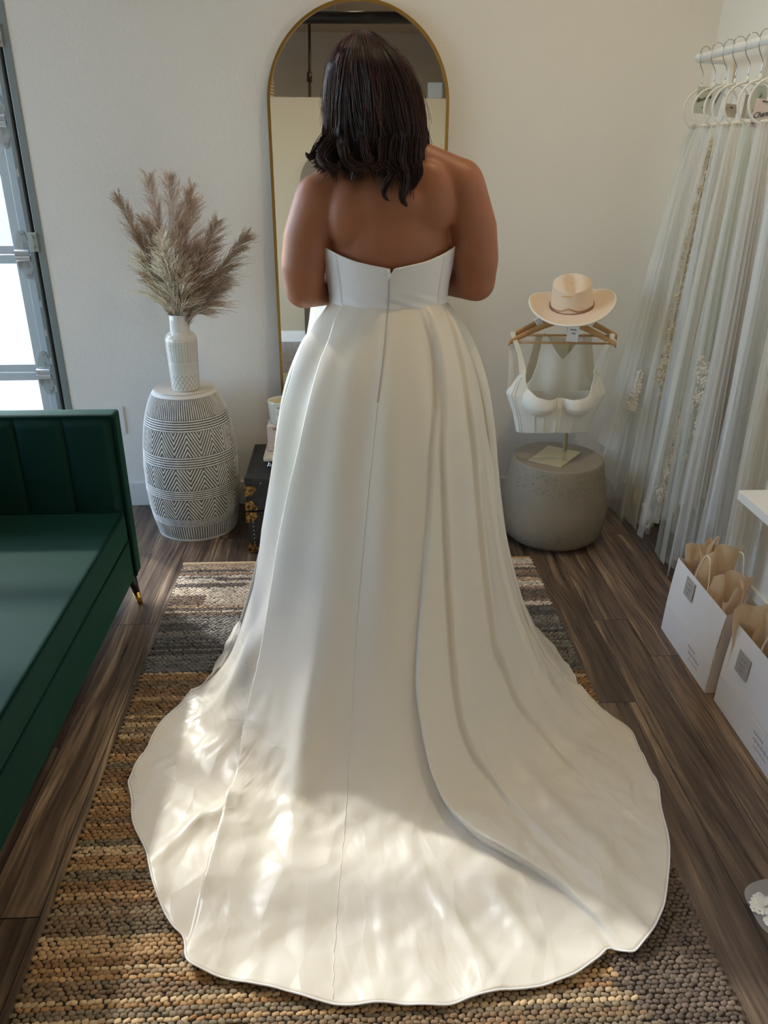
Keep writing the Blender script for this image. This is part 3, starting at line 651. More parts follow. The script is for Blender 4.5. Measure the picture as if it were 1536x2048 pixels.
# flick out at lower left
fl=np.clip((-d-35)/40,0,1)[:,None]*np.clip((q-.82)/.18,0,1)**1.5
P[...,0]-=.022*fl*(1+.4*np.sin(ph[:,None])); P[...,2]+=.012*fl
P+=RNG.normal(0,.0012,(n,1,3))*q[...,None]
R=.0011*(1-.45*tt**3)*RNG.uniform(.7,1.25,(n,1))
Vh,Fh=strands(P,R,4)
sheen=RNG.uniform(0,1,n)**3; edge=np.clip((np.abs(d)-40)/60,0,1)
base_c=np.array([.020,.010,.009]); red=np.array([.105,.030,.022])
ch=base_c+(red-base_c)*np.clip(.15*sheen+.55*edge*RNG.uniform(.3,1,n),0,1)[:,None]
C=np.repeat(ch,m*4,0)
# loose curls hanging lower on the back
def curl(path,nst,spread,r0,ncl=0):
    Q=np.array([tuple(p) for p in cat(path,30)]); o=RNG.normal(0,1,(nst,1,3))*spread
    tap=(1-np.linspace(0,1,30)**2.2*.88)[None,:,None]
    return Q[None]+o*tap+.0012*np.sin(np.linspace(0,9,30)[None,:,None]+RNG.uniform(0,6,(nst,1,3))),np.array(r0)*(1-.6*np.linspace(0,1,30)**3)[None,:]*np.ones((nst,1))
Lk=[([(.088,1.921,1.52),(.090,1.918,1.485),(.110,1.915,1.458),(.094,1.915,1.430),(.093,1.917,1.412),(.104,1.918,1.400)],70,.0042),
    ([(.135,1.918,1.53),(.133,1.915,1.485),(.145,1.915,1.455),(.139,1.915,1.425),(.136,1.917,1.405),(.146,1.918,1.388)],110,.0062),
    ([(.165,1.925,1.53),(.163,1.92,1.485),(.174,1.918,1.462),(.166,1.918,1.44),(.160,1.92,1.425)],70,.0048),
    ([(.118,1.921,1.53),(.112,1.916,1.49),(.126,1.914,1.465),(.131,1.915,1.445)],50,.004),
    ([(-.02,1.96,1.53),(-.045,1.955,1.495),(-.035,1.94,1.472),(-.012,1.93,1.468),(-.005,1.925,1.48)],90,.006),
    ([(-.03,1.99,1.54),(-.058,1.98,1.505),(-.072,1.97,1.490),(-.082,1.97,1.497)],60,.005),
    ([(.0,1.93,1.52),(.01,1.925,1.485),(.035,1.918,1.470),(.06,1.915,1.478),(.07,1.915,1.49)],90,.006),
    ([(.05,1.92,1.52),(.06,1.918,1.48),(.08,1.915,1.468),(.10,1.915,1.475)],70,.005)]
PV=[Vh];PF=[Fh];PC=[C]; nb=len(Vh)
for path,ns,sp in Lk:
    q_,r_=curl(path,ns,sp,.0010); v_,f_=strands(q_,r_,4); PV.append(v_); PF.append(f_+nb); nb+=len(v_)
    cc=base_c*1.2+(red-base_c)*(.35*RNG.uniform(0,1,(ns,1))**2); PC.append(np.repeat(cc,30*4,0))
# fly-aways
nf=60; a1=np.radians(RNG.uniform(-110,110,nf)); q2=np.linspace(0,1,18)[None,:]**1.4; z2=1.745-.27*q2*RNG.uniform(.5,1,(nf,1)); Pf=hairpos(a1[:,None],z2,1.0+.10*q2*RNG.uniform(0,1,(nf,1))); Pf+=.004*np.sin(q2[...,None]*RNG.uniform(6,14,(nf,1,3))+RNG.uniform(0,6,(nf,1,3)))
v_,f_=strands(Pf,np.full((nf,18),.00035),3); PV.append(v_); PF.append(f_+nb); PC.append(np.repeat(np.tile(red[None]*1.1,(nf,1)),18*3,0))
hair_o=npmesh('hair',np.concatenate(PV),np.concatenate(PF),M_hair,woman,True,cols=np.concatenate(PC))
# inner mass of hair under the strands
def hs(u,v):
    a=math.radians(-132+264*u); z=1.742-(1.742-1.485)*v; p=hairpos(np.array(a),np.array(z),np.array(.90)); return tuple(p)
o=MB().grid(hs,60,30).build('hair_underlayer',simple('hair_underlayer',(.012,.007,.007,1),.5),woman,smooth=True)
# ---------------------------------------------------------------- sofa
sofa=thing('sofa',(-1.2,1.5,0),'dark green velvet sofa with channel-tufted arm and tapered black legs','sofa')
AX0,AX1=-1.70,-.762; ZT=.715
# far arm: inner face tufted in vertical channels
def armin(u,v):
    x=AX0+(AX1-.012-AX0)*u; z=.30+(ZT-.012-.30)*v
    ph=((AX1-.012-x)/.157)%1; d=.016*(1-abs(2*ph-1)**6)*min(1,(1-v)/.05+.0)*min(1,(1-u)/.03+.2)
    return (x,2.49-d,z)
a=MB(); a.box(AX0,AX1,2.49,2.562,.105,ZT); a.build('arm',M_velvet,sofa,smooth=True,bevel=.012,seg=3)
MB().grid(armin,240,40).build('channel_tufting',M_velvet,sofa,smooth=True,fixn=True)
pp=MB(); pp.tube([(AX0,2.489,ZT-.006),(AX1-.008,2.489,ZT-.006),(AX1-.003,2.489,ZT-.014),(AX1-.003,2.489,.12)],.0045,8); pp.build('arm_piping',M_piping,sofa,smooth=True)
pp=MB(); pp.tube([(AX1-.001,2.496,.11),(AX1-.001,2.496,ZT-.01)],.003,6); pp.build('arm_seam',M_piping,sofa,smooth=True)
a=MB(); a.box(AX0,AX0+.10,.42,2.489,.105,ZT); a.build('back',M_velvet,sofa,smooth=True,bevel=.014,seg=3)
a=MB(); a.box(AX0,AX1,.35,.42,.105,ZT); a.build('arm',M_velvet,sofa,smooth=True,bevel=.012,seg=3)
def cush(u,v):
    # closed superelliptic cushion
    return 0
c=MB(); c.box(AX0+.10,AX1-.004,.422,2.474,.262,.372)
cu=c.build('seat_cushion',M_velvet,sofa,smooth=True,bevel=.016,seg=4)
rl=MB(); rl.box(AX0+.02,AX1-.008,.42,2.49,.105,.258); rl.build('base_rail',M_velvet,sofa,smooth=True,bevel=.006)
for z in (.3705,.2645):
    MB().tube([(AX1-.0055,.43,z),(AX1-.0055,2.470,z)] if z<.3 else [(AX1-.008,.43,z),(AX1-.008,2.455,z),(AX1-.012,2.470,z),(AX1-.03,2.474,z),(AX0+.10,2.474,z)],.0048,8).build('cushion_piping',M_piping,cu,smooth=True)
def leg(x,y,dx,dy):
    l=MB(); l.tube([(x,y,.108),(x+dx*.6,y+dy*.6,.045)],[.019,.0125],16); lg=l.build('leg',M_blackwood,sofa,smooth=True)
    MB().tube([(x+dx*.6,y+dy*.6,.045),(x+dx,y+dy,.0)],[.0128,.009],16).build('brass_cap',M_brass,lg,smooth=True)
leg(-.785,2.495,.022,-.008); leg(-.79,.47,.02,0); leg(-1.66,2.5,-.02,0); leg(-1.66,.47,-.02,0)
# ---------------------------------------------------------------- carved drum table
DX,DYY=-.662,3.148
prof=[(.0,.168),(.02,.173),(.06,.182),(.12,.193),(.2,.199),(.3,.198),(.4,.190),(.47,.179),(.53,.165),(.58,.147),(.608,.132),(.620,.122)]
pz=np.array([p[0] for p in prof]); pr=np.array([p[1] for p in prof])
nv,nu=460,760
zc=np.linspace(0,.62,nv)[:,None]; th=np.linspace(0,2*np.pi,nu,endpoint=False)[None,:]
vf=1-zc/.62; h=np.ones((nv,nu))
def band(a,b): return (vf>=a)&(vf<b)
lines=.5+.5*np.cos(th*110)+0*vf
rings=lambda a,b,k:.5+.5*np.cos(2*np.pi*k*(vf-a)/(b-a)+np.pi)+0*th
def zig(a,b,k,ph):
    u=(vf-a)/(b-a); t=(th/(2*np.pi)*k+ph)%1; tri=np.abs(2*t-1)  # 0..1
    up=tri+0*u; val=np.where(u>up, (u-up), (up-u)*1.0)
    return .5+.5*np.cos(2*np.pi*(val*4.5)+np.pi)
defs=[(0,.02,'flat'),(.02,.143,'l'),(.143,.22,'r'),(.22,.38,'z0'),(.38,.46,'r'),(.46,.61,'z5'),(.61,.68,'r'),(.68,.825,'z2'),(.825,.885,'r'),(.885,.985,'l'),(.985,1.01,'flat')]
for a,b_,k in defs:
    mk=np.broadcast_to(band(a,b_),h.shape)
    val={'f':np.ones_like(h),'l':lines*np.ones_like(h),'r':rings(a,b_,5)*np.ones_like(h)}.get(k[0]) if k[0]!='z' else zig(a,b_,11,int(k[1])*.1)
    h=np.where(mk,val,h)
hc=np.clip(h*1.6-.3,0,1)
R=np.interp(zc,pz,pr)-.0026*(1-hc)
Vd=np.stack([DX+R*np.cos(th),DYY+R*np.sin(th),zc+0*th],-1).reshape(-1,3)
drum=thing('drum_side_table',(DX,DYY,0),'whitewashed carved drum table with zigzag bands holding the vase','side table')
npmesh('carved_body',Vd,gridF(nv,nu,True),M_carved,drum,True,cols=np.repeat(hc.reshape(-1,1),3,1))
MB().lathe([(.0005,.6195),(.119,.6195),(.1225,.621),(.121,.625),(.0005,.625)],64,(DX,DYY,0),cap=False).build('table_top',M_drumtop,drum,smooth=False)
# ---------------------------------------------------------------- vase
VX,VY,VZ=-.647,3.115,.6255
vase=thing('vase',(VX,VY,VZ),'pale glazed bottle vase with incised pattern on the drum table','vase')
prof=[(0,.050),(.004,.054),(.02,.0555),(.10,.0585),(.17,.0615),(.195,.0625),(.21,.060),(.222,.053),(.230,.043),(.234,.0395)]
pz=np.array([p[0] for p in prof]); pr=np.array([p[1] for p in prof]); nv,nu=240,300
zc=np.linspace(0,.234,nv)[:,None]; th=np.linspace(0,2*np.pi,nu,endpoint=False)[None,:]; u=zc/.234; h=np.ones((nv,nu))
def ln(x,w=.14): return np.where(np.abs((x%1)-.5)<w/2,0.,1.)
q=np.minimum(ln(th/(2*np.pi)*34+0*u),ln(u*34+0*th)); h=np.where((u>.50)&(u<.86)&(th*0==0),q,h)
q=ln(np.abs(((th/(2*np.pi)*12)%1)*2-1)*2.2+u*22); h=np.where((u>.30)&(u<=.48)&(th*0==0),q,h)
q=np.minimum(ln(th/(2*np.pi)*20+u*9),ln(th/(2*np.pi)*20-u*9)); h=np.where((u>.03)&(u<=.29)&(th*0==0),q,h)
R=np.interp(zc,pz,pr)-.0012*(1-h); Vd=np.stack([VX+R*np.cos(th),VY+R*np.sin(th),VZ+zc+0*th],-1).reshape(-1,3)
npmesh('vase_body',Vd,gridF(nv,nu,True),M_vase,vase,True,cols=np.repeat(h.reshape(-1,1),3,1))
MB().lathe([(.0395,.232),(.0385,.24),(.0375,.275),(.0372,.296),(.0352,.298),(.0342,.294),(.034,.24)],48,(VX,VY,VZ),cap=False).build('vase_neck',M_vaseneck,vase,smooth=True)
MB().lathe([(.001,0),(.05,0)],32,(VX,VY,VZ),cap=False).build('vase_foot',M_vaseneck,vase)
# ---------------------------------------------------------------- pampas plumes
base_p=Vector((VX,VY,VZ+.24))
tips=[((-.812,3.09,1.345),(.50,.40,.30),'brown narrow','leftmost, leaning far left',.034,900),((-.705,3.14,1.405),(.66,.57,.49),'beige','tall, just left of the middle',.045,1100),
      ((-.625,3.10,1.42),(.70,.61,.54),'pinkish beige','tallest, in the middle',.055,1300),((-.555,3.14,1.375),(.66,.55,.46),'beige','tall, right of the middle',.055,1200),
      ((-.352,3.09,1.225),(.52,.41,.30),'tan narrow','pointing far right',.036,1000),((-.47,3.12,1.26),(.60,.49,.40),'brownish','leaning right above the tan one',.05,1100),
      ((-.445,3.10,1.055),(.66,.57,.48),'pale','lowest on the right side',.045,800),((-.765,3.11,1.16),(.78,.72,.62),'cream','low on the left side',.045,900),
      ((-.665,3.05,1.20),(.82,.76,.66),'cream','short, at the front above the neck',.055,1300),((-.60,3.05,1.10),(.74,.66,.56),'pale beige','short, at the front right',.05,1000),((-.735,3.12,1.26),(.62,.53,.44),'grey beige','second from the left',.04,900)]
for k,(tp,cc,cn,wh,wd,nb_) in enumerate(tips):
    tp=Vector(tp); root=base_p+Vector((random.uniform(-.012,.012),random.uniform(-.012,.012),-.05))
    nb_=int(nb_*1.25)
    pl=thing('pampas_plume',base_p,f'{cn} dried pampas plume {wh} of the vase bunch','dried grass','pampas plumes in the vase')
    mid=root.lerp(tp,.45)+Vector((0,0,.03)); stem=cat([root,base_p.lerp(mid,.35)+Vector((0,0,.02)),mid,tp],24)
    MB().tube(stem,[.0022]*12+[.0022-.0017*i/11 for i in range(12)],6).build('stem',M_pampas,pl,smooth=True)
    st=np.array([tuple(p) for p in stem]); s0=.12+.05*RNG.uniform(0,1)
    nbr=max(40,nb_//11); gi=RNG.integers(0,nbr,nb_); tb=s0+(1-s0)*RNG.uniform(0,1,nbr)**.9; rb=RNG.normal(0,1,(nbr,3)); lb=RNG.uniform(.6,1.35,nbr)
    ts=np.clip(tb[gi]+RNG.normal(0,.012,nb_),s0,.999); i=np.clip((ts*23).astype(int),0,22); fr=ts*23-i; Pp=st[i]*(1-fr[:,None])+st[i+1]*fr[:,None]; Tg=(st[i+1]-st[i]); Tg/=np.linalg.norm(Tg,axis=1,keepdims=True)
    rv=rb[gi]+RNG.normal(0,.30,(nb_,3)); rv-=Tg*(rv*Tg).sum(1,keepdims=True); rv/=np.linalg.norm(rv,axis=1,keepdims=True)
    L=(.105+.06*np.sin(np.pi*np.clip((ts-s0)/(1-s0),0,1)))*RNG.uniform(.45,1.0,nb_)*lb[gi]; L*=np.interp(ts,[s0,s0+.1,.8,1],[.7,1,.9,.55])
    m=8; q=np.linspace(0,1,m)[None,:,None]
    spread=wd/.05*.42
    Pth=Pp[:,None]+L[:,None,None]*(Tg[:,None]*q*.85+rv[:,None]*spread*(q**.8)*(.9+.5*RNG.uniform(0,1,(nb_,1,1))))+np.array([0,0,-1])*(L[:,None,None]*.22*q**2)
    Pth+=.0035*np.sin(q*RNG.uniform(8,22,(nb_,1,1))+RNG.uniform(0,6,(nb_,1,3)))*q
    rr=np.interp(np.linspace(0,1,m),[0,.3,.75,1],[.0005,.0007,.0009,.0004])[None,:]*RNG.uniform(.6,1.3,(nb_,1))
    v_,f_=strands(Pth,rr,3); col=np.clip(np.clip(np.array(cc)*1.22,0,1)[None]**1.15*RNG.uniform(.7,1.25,(nb_,1)),0,1)
    npmesh('plume_hairs',v_,f_,M_pampas,pl,False,cols=np.repeat(col,m*3,0))['kind']='stuff'
# the stems use a fixed colour attribute
for o in bpy.data.objects:
    if o.name.startswith('stem'):
        a=o.data.color_attributes.new('Col','FLOAT_COLOR','POINT'); a.data.foreach_set('color',[.45,.36,.22,1]*len(o.data.vertices))
    if o.name.startswith('eyebrow'):
        a=o.data.color_attributes.new('Col','FLOAT_COLOR','POINT'); a.data.foreach_set('color',[.03,.015,.012,1]*len(o.data.vertices))
# ---------------------------------------------------------------- trunk with candle
tk=thing('steamer_trunk',(-.12,3.06,0),'old black trunk with worn brass corners beside the drum table','trunk')
tx0,tx1,ty0,ty1,tzz=-.402,.16,2.862,3.262,.332
MB().box(tx0,tx1,ty0,ty1,.003,.188).build('trunk_body',M_trunk,tk,bevel=.006)
MB().box(tx0-.003,tx1+.003,ty0-.003,ty1+.003,.192,tzz).build('lid',M_trunk,tk,bevel=.008)
for k in range(16): MB().ell((tx0+.012,ty0+.04+k*.0215,tzz+.0005),(.0028,.0028,.0018),seg=8,rings=6).build('stud',M_trunk,tk,smooth=True)
for k in range(8): MB().ell((tx0+.020,ty0-.001,.05+k*.018),(.003,.002,.003),seg=8,rings=6).build('stud',M_alud,tk,smooth=True)
for k in range(6): MB().ell((tx0+.06+k*.05,ty0-.004,tzz-.02),(.003,.002,.003),seg=8,rings=6).build('stud',M_alud,tk,smooth=True)
def corner(z,s_,nm='brass_corner'):
    pts=[(tx0-.004,ty0-.006,z),(tx0+.040,ty0-.006,z),(tx0+.044,ty0-.006,z+s_*.014),(tx0+.034,ty0-.006,z+s_*.022),(tx0+.022,ty0-.006,z+s_*.040),(tx0-.004,ty0-.006,z+s_*.044)]
    c=MB().poly(pts,(0,1,0),.003); c.box(tx0-.006,tx0-.003,ty0-.006,ty0+.035,min(z,z+s_*.044),max(z,z+s_*.044)); c.ell((tx0+.034,ty0-.007,z+s_*.011),(.004,.002,.004),seg=10,rings=6)
    return c.build(nm,M_wornbrass,tk)
corner(.196,1); corner(.186,-1); corner(.300,-1); corner(.006,1)
MB().box(tx0-.005,tx0+.03,ty0-.005,ty0+.03,tzz-.026,tzz+.002).build('lid_corner',M_trunk,tk,bevel=.006)
tr_=thing('marble_tray',(-.24,3.05,tzz),'white marble tray on small feet on the black trunk','tray')
MB().box(-.338,-.14,2.965,3.145,tzz+.030,tzz+.046).build('tray_top',M_marble,tr_,bevel=.004)
for x in(-.315,-.163):
    for y in (2.985,3.125): MB().lathe([(.012,0),(.012,.006),(.006,.012),(.006,.030)],16,(x,y,tzz+.001)).build('foot',M_chrome,tr_,smooth=True)
bk=thing('book',(-.24,3.08,tzz+.046),'blush pink hardback standing block of book on the marble tray','book')
bz0=tzz+.047; bz1=bz0+.108
MB().box(-.323,-.17,3.035,3.13,bz0,bz1).build('cover',M_book,bk,bevel=.002)
MB().box(-.321,-.175,3.045,3.12,bz1-.0005,bz1+.0006).build('page_edges',M_label,bk)
fr=lambda x,z:frame((x,3.0345,z),(1,0,0),(0,0,1))
text('lettering','WI',.021,fr(-.288,bz1-.012),M_ink,bk); text('lettering','PAL',.008,fr(-.290,bz0+.052),M_greyink,bk); text('lettering','R',.026,fr(-.294,bz0+.011),M_ink,bk)
MB().box(-.318,-.304,3.0338,3.0346,bz0+.0035,bz0+.0045).build('underline',M_ink,bk)
cd=thing('candle',(-.268,3.082,bz1+.001),'cream glass jar candle with white label standing on the blush book','candle')
cz=bz1+.001; cxx=-.268
MB().lathe([(.001,.0),(.036,.0),(.041,.004),(.045,.02),(.050,.085),(.0505,.098),(.0485,.099),(.047,.09),(.046,.078)],48,(cxx,3.082,cz),cap=False).build('jar',M_candle,cd,smooth=True)
MB().lathe([(.001,.078),(.0462,.078)],40,(cxx,3.082,cz),cap=False).build('wax',M_wax,cd)
MB().tube([(cxx,3.082,cz+.077),(cxx+.002,3.082,cz+.094)],.0012,6).build('wick',M_label,cd)
def lab(u,v):
    a=math.radians(-112+70*u); r=.0508-.004*(1-v); z=.022+.064*v; r=np.interp(z,[.02,.085],[.0456,.0505]); return (cxx+r*math.cos(a),3.082+r*math.sin(a),cz+z)
MB().grid(lab,16,4).build('label',M_label,cd,smooth=True)
for (z,wd_) in ((.078,.018),(.074,.016),(.056,.016),(.050,.012),(.046,.012),(.034,.016)):
    def ll(u,v,z=z,wd_=wd_):
        a=math.radians(-103+ (wd_/.02*24)*u); r=float(np.interp(z,[.02,.085],[.0456,.0505]))+.0004; return (cxx+r*math.cos(a),3.082+r*math.sin(a),cz+z+.0016*v)
    MB().grid(ll,8,1).build('label_print',M_black if z>.06 else M_greyink,cd)
# ---------------------------------------------------------------- concrete stool
st=thing('concrete_stool',(.872,2.985,0),'rounded grey concrete stool with pitted bands under the hat stand','stool')
SX,SY=.872,2.985
MB().lathe([(.001,.002),(.14,.002),(.175,.008),(.200,.03),(.216,.07),(.222,.12),(.219,.17),(.210,.23),(.199,.29),(.190,.335),(.186,.352),(.183,.358)],96,(0,0,0),cap=False).build('stool_body',M_conc,None,smooth=True)
o=bpy.data.objects['stool_body']; o.location=(SX,SY,0); o.parent=st; o.matrix_parent_inverse=wm(st).inverted()
MB().lathe([(.183,.3575),(.1795,.3605),(.001,.3605)],96,(SX,SY,0),cap=False).build('stool_top',M_conctop,st)
SZ=.361
# ---------------------------------------------------------------- display stand
PXs,PYs=.917,3.045
ds=thing('display_stand',(PXs,PYs,SZ),'champagne metal display stand with square foot on the concrete stool','display stand')
MB().poly([(.737,2.937,SZ),(.853,2.856,SZ),(.979,3.02,SZ),(.862,3.105,SZ)],(0,0,1),.005).build('base_plate',M_champ,ds,bevel=.001)
MB().tube([(PXs,PYs,SZ+.005),(PXs-.012,PYs+.012,.70),(.875,3.05,.93),(.862,2.99,.985)],.0085,20).build('pole',M_champ,ds,smooth=True)
MB().ell((.862,2.985,.985),(.060,.070,.030)).build('hat_form',M_champ,ds,smooth=True)
# ---------------------------------------------------------------- hat
hat=thing('hat',(.86,2.985,.985),'beige wide-brim felt hat with copper chain on the display stand','hat')
HM=Matrix.Translation((.862,2.975,.975))@Euler((math.radians(12),math.radians(-5),math.radians(-12))).to_matrix().to_4x4()
def brim(u,v):
    a=2*PI*u; ri=(.079,.091); ro=(.158,.172)
    x=(ri[0]+(ro[0]-ri[0])*v)*math.cos(a); y=(ri[1]+(ro[1]-ri[1])*v)*math.sin(a)
    z=.022*v**1.5*(math.cos(a)**2)*1.1-.012*v**1.4*(math.sin(a)**2)+.004*math.sin(3*a)*v
    return HM@Vector((x,y,z))
br=MB().grid(brim,96,14,True).build('brim',M_felt,hat,smooth=True,fixn=False); sm_=br.modifiers.new('t','SOLIDIFY'); sm_.thickness=.0035; sm_.offset=0
MB().tube([brim(i/96,1.0) for i in range(96)],.0042,8,closed=True).build('brim_ribbon',M_ribbon,hat,smooth=True)
def crown(u,v):
    a=2*PI*u
    if v<.72:
        k=v/.72; s=1-.11*k**1.3; z=.088*k
        x=.080*s*math.cos(a); y=.092*s*math.sin(a)
    else:
        k=(v-.72)/.28; s=.89*(1-k); x=.080*s*math.cos(a); y=.092*s*math.sin(a)
        edge=min(1,(1-s/.89)*4); z=.088+.010*math.sin(min(1,k*2.2)*PI/2)-.024*edge*math.exp(-(x/.020)**2)*(1.0 if y<.02 else .8)
        z+=.008*s/.89*math.sin(a)
        if k<.12: z=z
    pin=math.exp(-((y+.06)/.03)**2)*math.exp(-((abs(x)-.05)/.02)**2)*(v>.3)*.004
    z2=z+ (.008*(math.sin(a)) if v<.72 else 0)*(v/.72)
    return HM@Vector((x*(1-pin*8),y,z2))
MB().grid(crown,80,50,True).build('crown',M_felt,hat,smooth=True,fixn=False)
MB().tube([HM@Vector((.0815*math.cos(a),.0935*math.sin(a),.010+.012*math.exp(-((((math.degrees(a)+180)%360)-78)/16)**2))) for a in np.linspace(0,2*PI,80,endpoint=False)],.0017,6,closed=True).build('chain',M_chain,hat,smooth=True)
MB().tube([HM@Vector((.0815*math.cos(a),.0935*math.sin(a),.004)) for a in np.linspace(0,2*PI,80,endpoint=False)],.0012,6,closed=True).build('lower_chain',M_chain,hat,smooth=True)
MB().tube([HM@Vector((x,-.0845+abs(x+.02)*.12,.070)) for x in np.linspace(-.042,.004,8)],.0012,6).build('hat_pin',M_gold,hat,smooth=True)
# ---------------------------------------------------------------- wooden hangers
def hanger(loc,rz,name,label):
    h=thing(name,loc,label,'hanger','wooden hangers under the hat')
    M=Matrix.Translation(loc)@Matrix.Rotation(rz,4,'Z')
    W2=.205
    def arm(u,v):
        s=2*u-1; x=W2*s; zc=-.085*abs(s)**1.25-.004*(abs(s)>.97); yc=.012*(1-abs(s))-.018*s*s
        hh=.014*(1-.25*abs(s)); tt=.0065; a=2*PI*v; return M@Vector((x,yc+tt*math.cos(a),zc+hh*math.sin(a)*1.0))
    g=MB(); 
    n=60; k=16
    vv=[arm(i/n,j/k) for i in range(n+1) for j in range(k)]
    ff=[(i*k+j,i*k+(j+1)%k,(i+1)*k+(j+1)%k,(i+1)*k+j) for i in range(n) for j in range(k)]+[tuple(range(k))[::-1],tuple(n*k+j for j in range(k))]
    g.add(vv,ff); g.build('hanger_arms',M_beech,h,smooth=True)
    MB().tube([M@Vector((-W2+.02,-.014,-.083)),M@Vector((W2-.02,-.014,-.083))],.0045,12).build('trouser_bar',M_beech,h,smooth=True)
    MB().tube([M@Vector(p) for p in cat([(0,.012,.01),(0,.012,.035),(.012,.012,.048),(.016,.012,.062),(.0,.012,.078),(-.016,.012,.066)],24)],.0018,8).build('hook',M_chrome,h,smooth=True)
    return h,M
h1,MH1=hanger((.838,2.982,.918),math.radians(-6),'wooden_hanger','front beech hanger whose ends carry the bustier straps')
h2,MH2=hanger((.858,3.035,.935),math.radians(-4),'wooden_hanger','rear beech hanger behind the front one, under the hat')
for s in (-1,1):
    p=MH2@Vector((s*.10,.0,-.034)); MB().box(-.013,.013,-.0095,.0095,-.016,.018,M=Matrix.Translation(p)@Matrix.Rotation(s*.5,4,'Y')).build('grip_sleeve',M_label,h2,bevel=.002,label='white grip sleeve')
# ---------------------------------------------------------------- bustier (front)
bus=thing('bustier',(.83,2.95,.48),'ivory cup bustier hanging from the front wooden hanger','top')
BX,BY=.829,2.955
def topz(a): # a deg: 0 front centre, + right
    b_=abs(a); return float(np.interp(b_,[0,15,30,42,50,57,64,72,80,95,115,150,180],[.636,.638,.648,.670,.70,.735,.735,.705,.668,.652,.64,.630,.628]))
def bs(u,v):
    a=-180+360*u; r=math.radians(a); zt=topz(a); zb=.487+.006*math.cos(2*r); z=zb+(zt-zb)*v
    A=float(np.interp(z,[.48,.56,.64,.70,.74],[.146,.165,.198,.175,.160])); B=float(np.interp(z,[.48,.6,.7],[.055,.07,.05]))
    x=A*math.sin(r); y=-B*math.cos(r)
    if abs(a)<90:
        for s in(-1,1):
            dx=(x-s*.078)/.062; dz=(z-.618)/.054; dz=dz if dz<0 else dz*.75; q=dx*dx+dz*dz
            if q<1: y-=.046*math.sqrt(1-q)
    return (BX+x+.0,BY+y,z+.012*(x)*-.5)
o=MB().grid(bs,200,60,True).build('bustier_body',M_crepe,bus,smooth=True,fixn=False); s_=o.modifiers.new('t','SOLIDIFY'); s_.thickness=.002; s_.offset=0
for s in (-1,1):
    tp=MH1@Vector((s*.188,-.012,-.058)); 
    for a0_,back in ((60.5*s,0),(118*s,1)):
        p0=Vector(bs((a0_+180)/360,.97)); w2=.0095
        pts=cat([p0,p0.lerp(tp,.5)+Vector((-s*.006 if back==0 else s*.004,0,0)),tp+Vector((0,.0 if not back else .014,.0)),tp+Vector((0,.004,.010))],14)
        g=MB(); vv=[];ff=[]
        for i,p in enumerate(pts): wdt=w2*(1.5-.5*min(1,i/4)); vv+= [p+Vector((-wdt,0,0)),p+Vector((wdt,0,0)),p+Vector((wdt,.002,0)),p+Vector((-wdt,.002,0))]
        for i in range(len(pts)-1):
            for k in range(4): ff.append((i*4+k,i*4+(k+1)%4,i*4+4+(k+1)%4,i*4+4+k))
        g.add(vv,ff).build('strap',M_crepe,bus,smooth=False)
for a,t in ((-3,1),(3,1),(-34,.52),(34,.52),(-62,.9),(62,.9),(-68,.9),(-20,.45),(22,.45)):
    MB().tube([Vector(bs((a+180)/360,v))+Vector((0,-.0025,0)) for v in np.linspace(0,t,16)],.0018,6).build('boning_channel',M_crepe,bus,smooth=True)
MB().tube([Vector(bs(i/120,1.0)) for i in range(120)],.0018,6,closed=True).build('edge_piping',M_ribbon,bus,smooth=True)
MB().tube(cat([(BX-.125,2.95,.487),(BX-.122,2.948,.470),(BX-.113,2.948,.463),(BX-.108,2.948,.478)],12),.0006,5).build('thread_loop',M_label,bus,smooth=True)
# ---------------------------------------------------------------- halter top (behind)
hal=thing('halter_top',(.85,3.04,.5),'ivory halter-neck top hanging behind the bustier on the rear hanger','top')
def hl_(u,v):
    # v 0 bottom .. 1 top; u across
    z=.50+.36*v; s=2*u-1
    wdt=float(np.interp(v,[0,.35,.5,.65,.85,1],[.155,.160,.115,.098,.088,.082])); x=s*wdt
    zz=z-(.10*max(0,1-(abs(x)/.072)**1.3) if v>.7 else 0)*((v-.7)/.3 if v>.7 else 0)
    return (.860+x,3.030-.018*(1-s*s)+.004*math.sin(x*60),zz)
o=MB().grid(hl_,60,50).build('halter_front',M_crepe,hal,smooth=True,fixn=False); s_=o.modifiers.new('t','SOLIDIFY'); s_.thickness=.002
def hb_(u,v):
    s=2*u-1; return (.872+s*float(np.interp(v,[0,.4,.7,1],[.16,.155,.13,.11])),3.078+.012*(1-s*s),.50+.35*v-.02*(1-s*s)*v)
MB().grid(hb_,30,24).build('halter_back',M_lining,hal,smooth=True)
tg=thing('size_tag',(.875,3.022,.92),'white printed paper tag hanging below the hat between the hangers','tag')
TM=Matrix.Translation((.872,2.955,.888))@Euler((math.radians(-8),math.radians(4),math.radians(-6))).to_matrix().to_4x4()
MB().box(-.022,.022,-.0006,.0006,-.045,.045,M=TM).build('tag_card',M_label,tg)
text('tag_print','PLS SIZE',.0065,TM@frame((0,-.001,.0),(1,0,0),(0,0,1)),M_black,tg); text('tag_print','10095',.0065,TM@frame((.002,-.001,-.014),(1,0,0),(0,0,1)),M_black,tg)
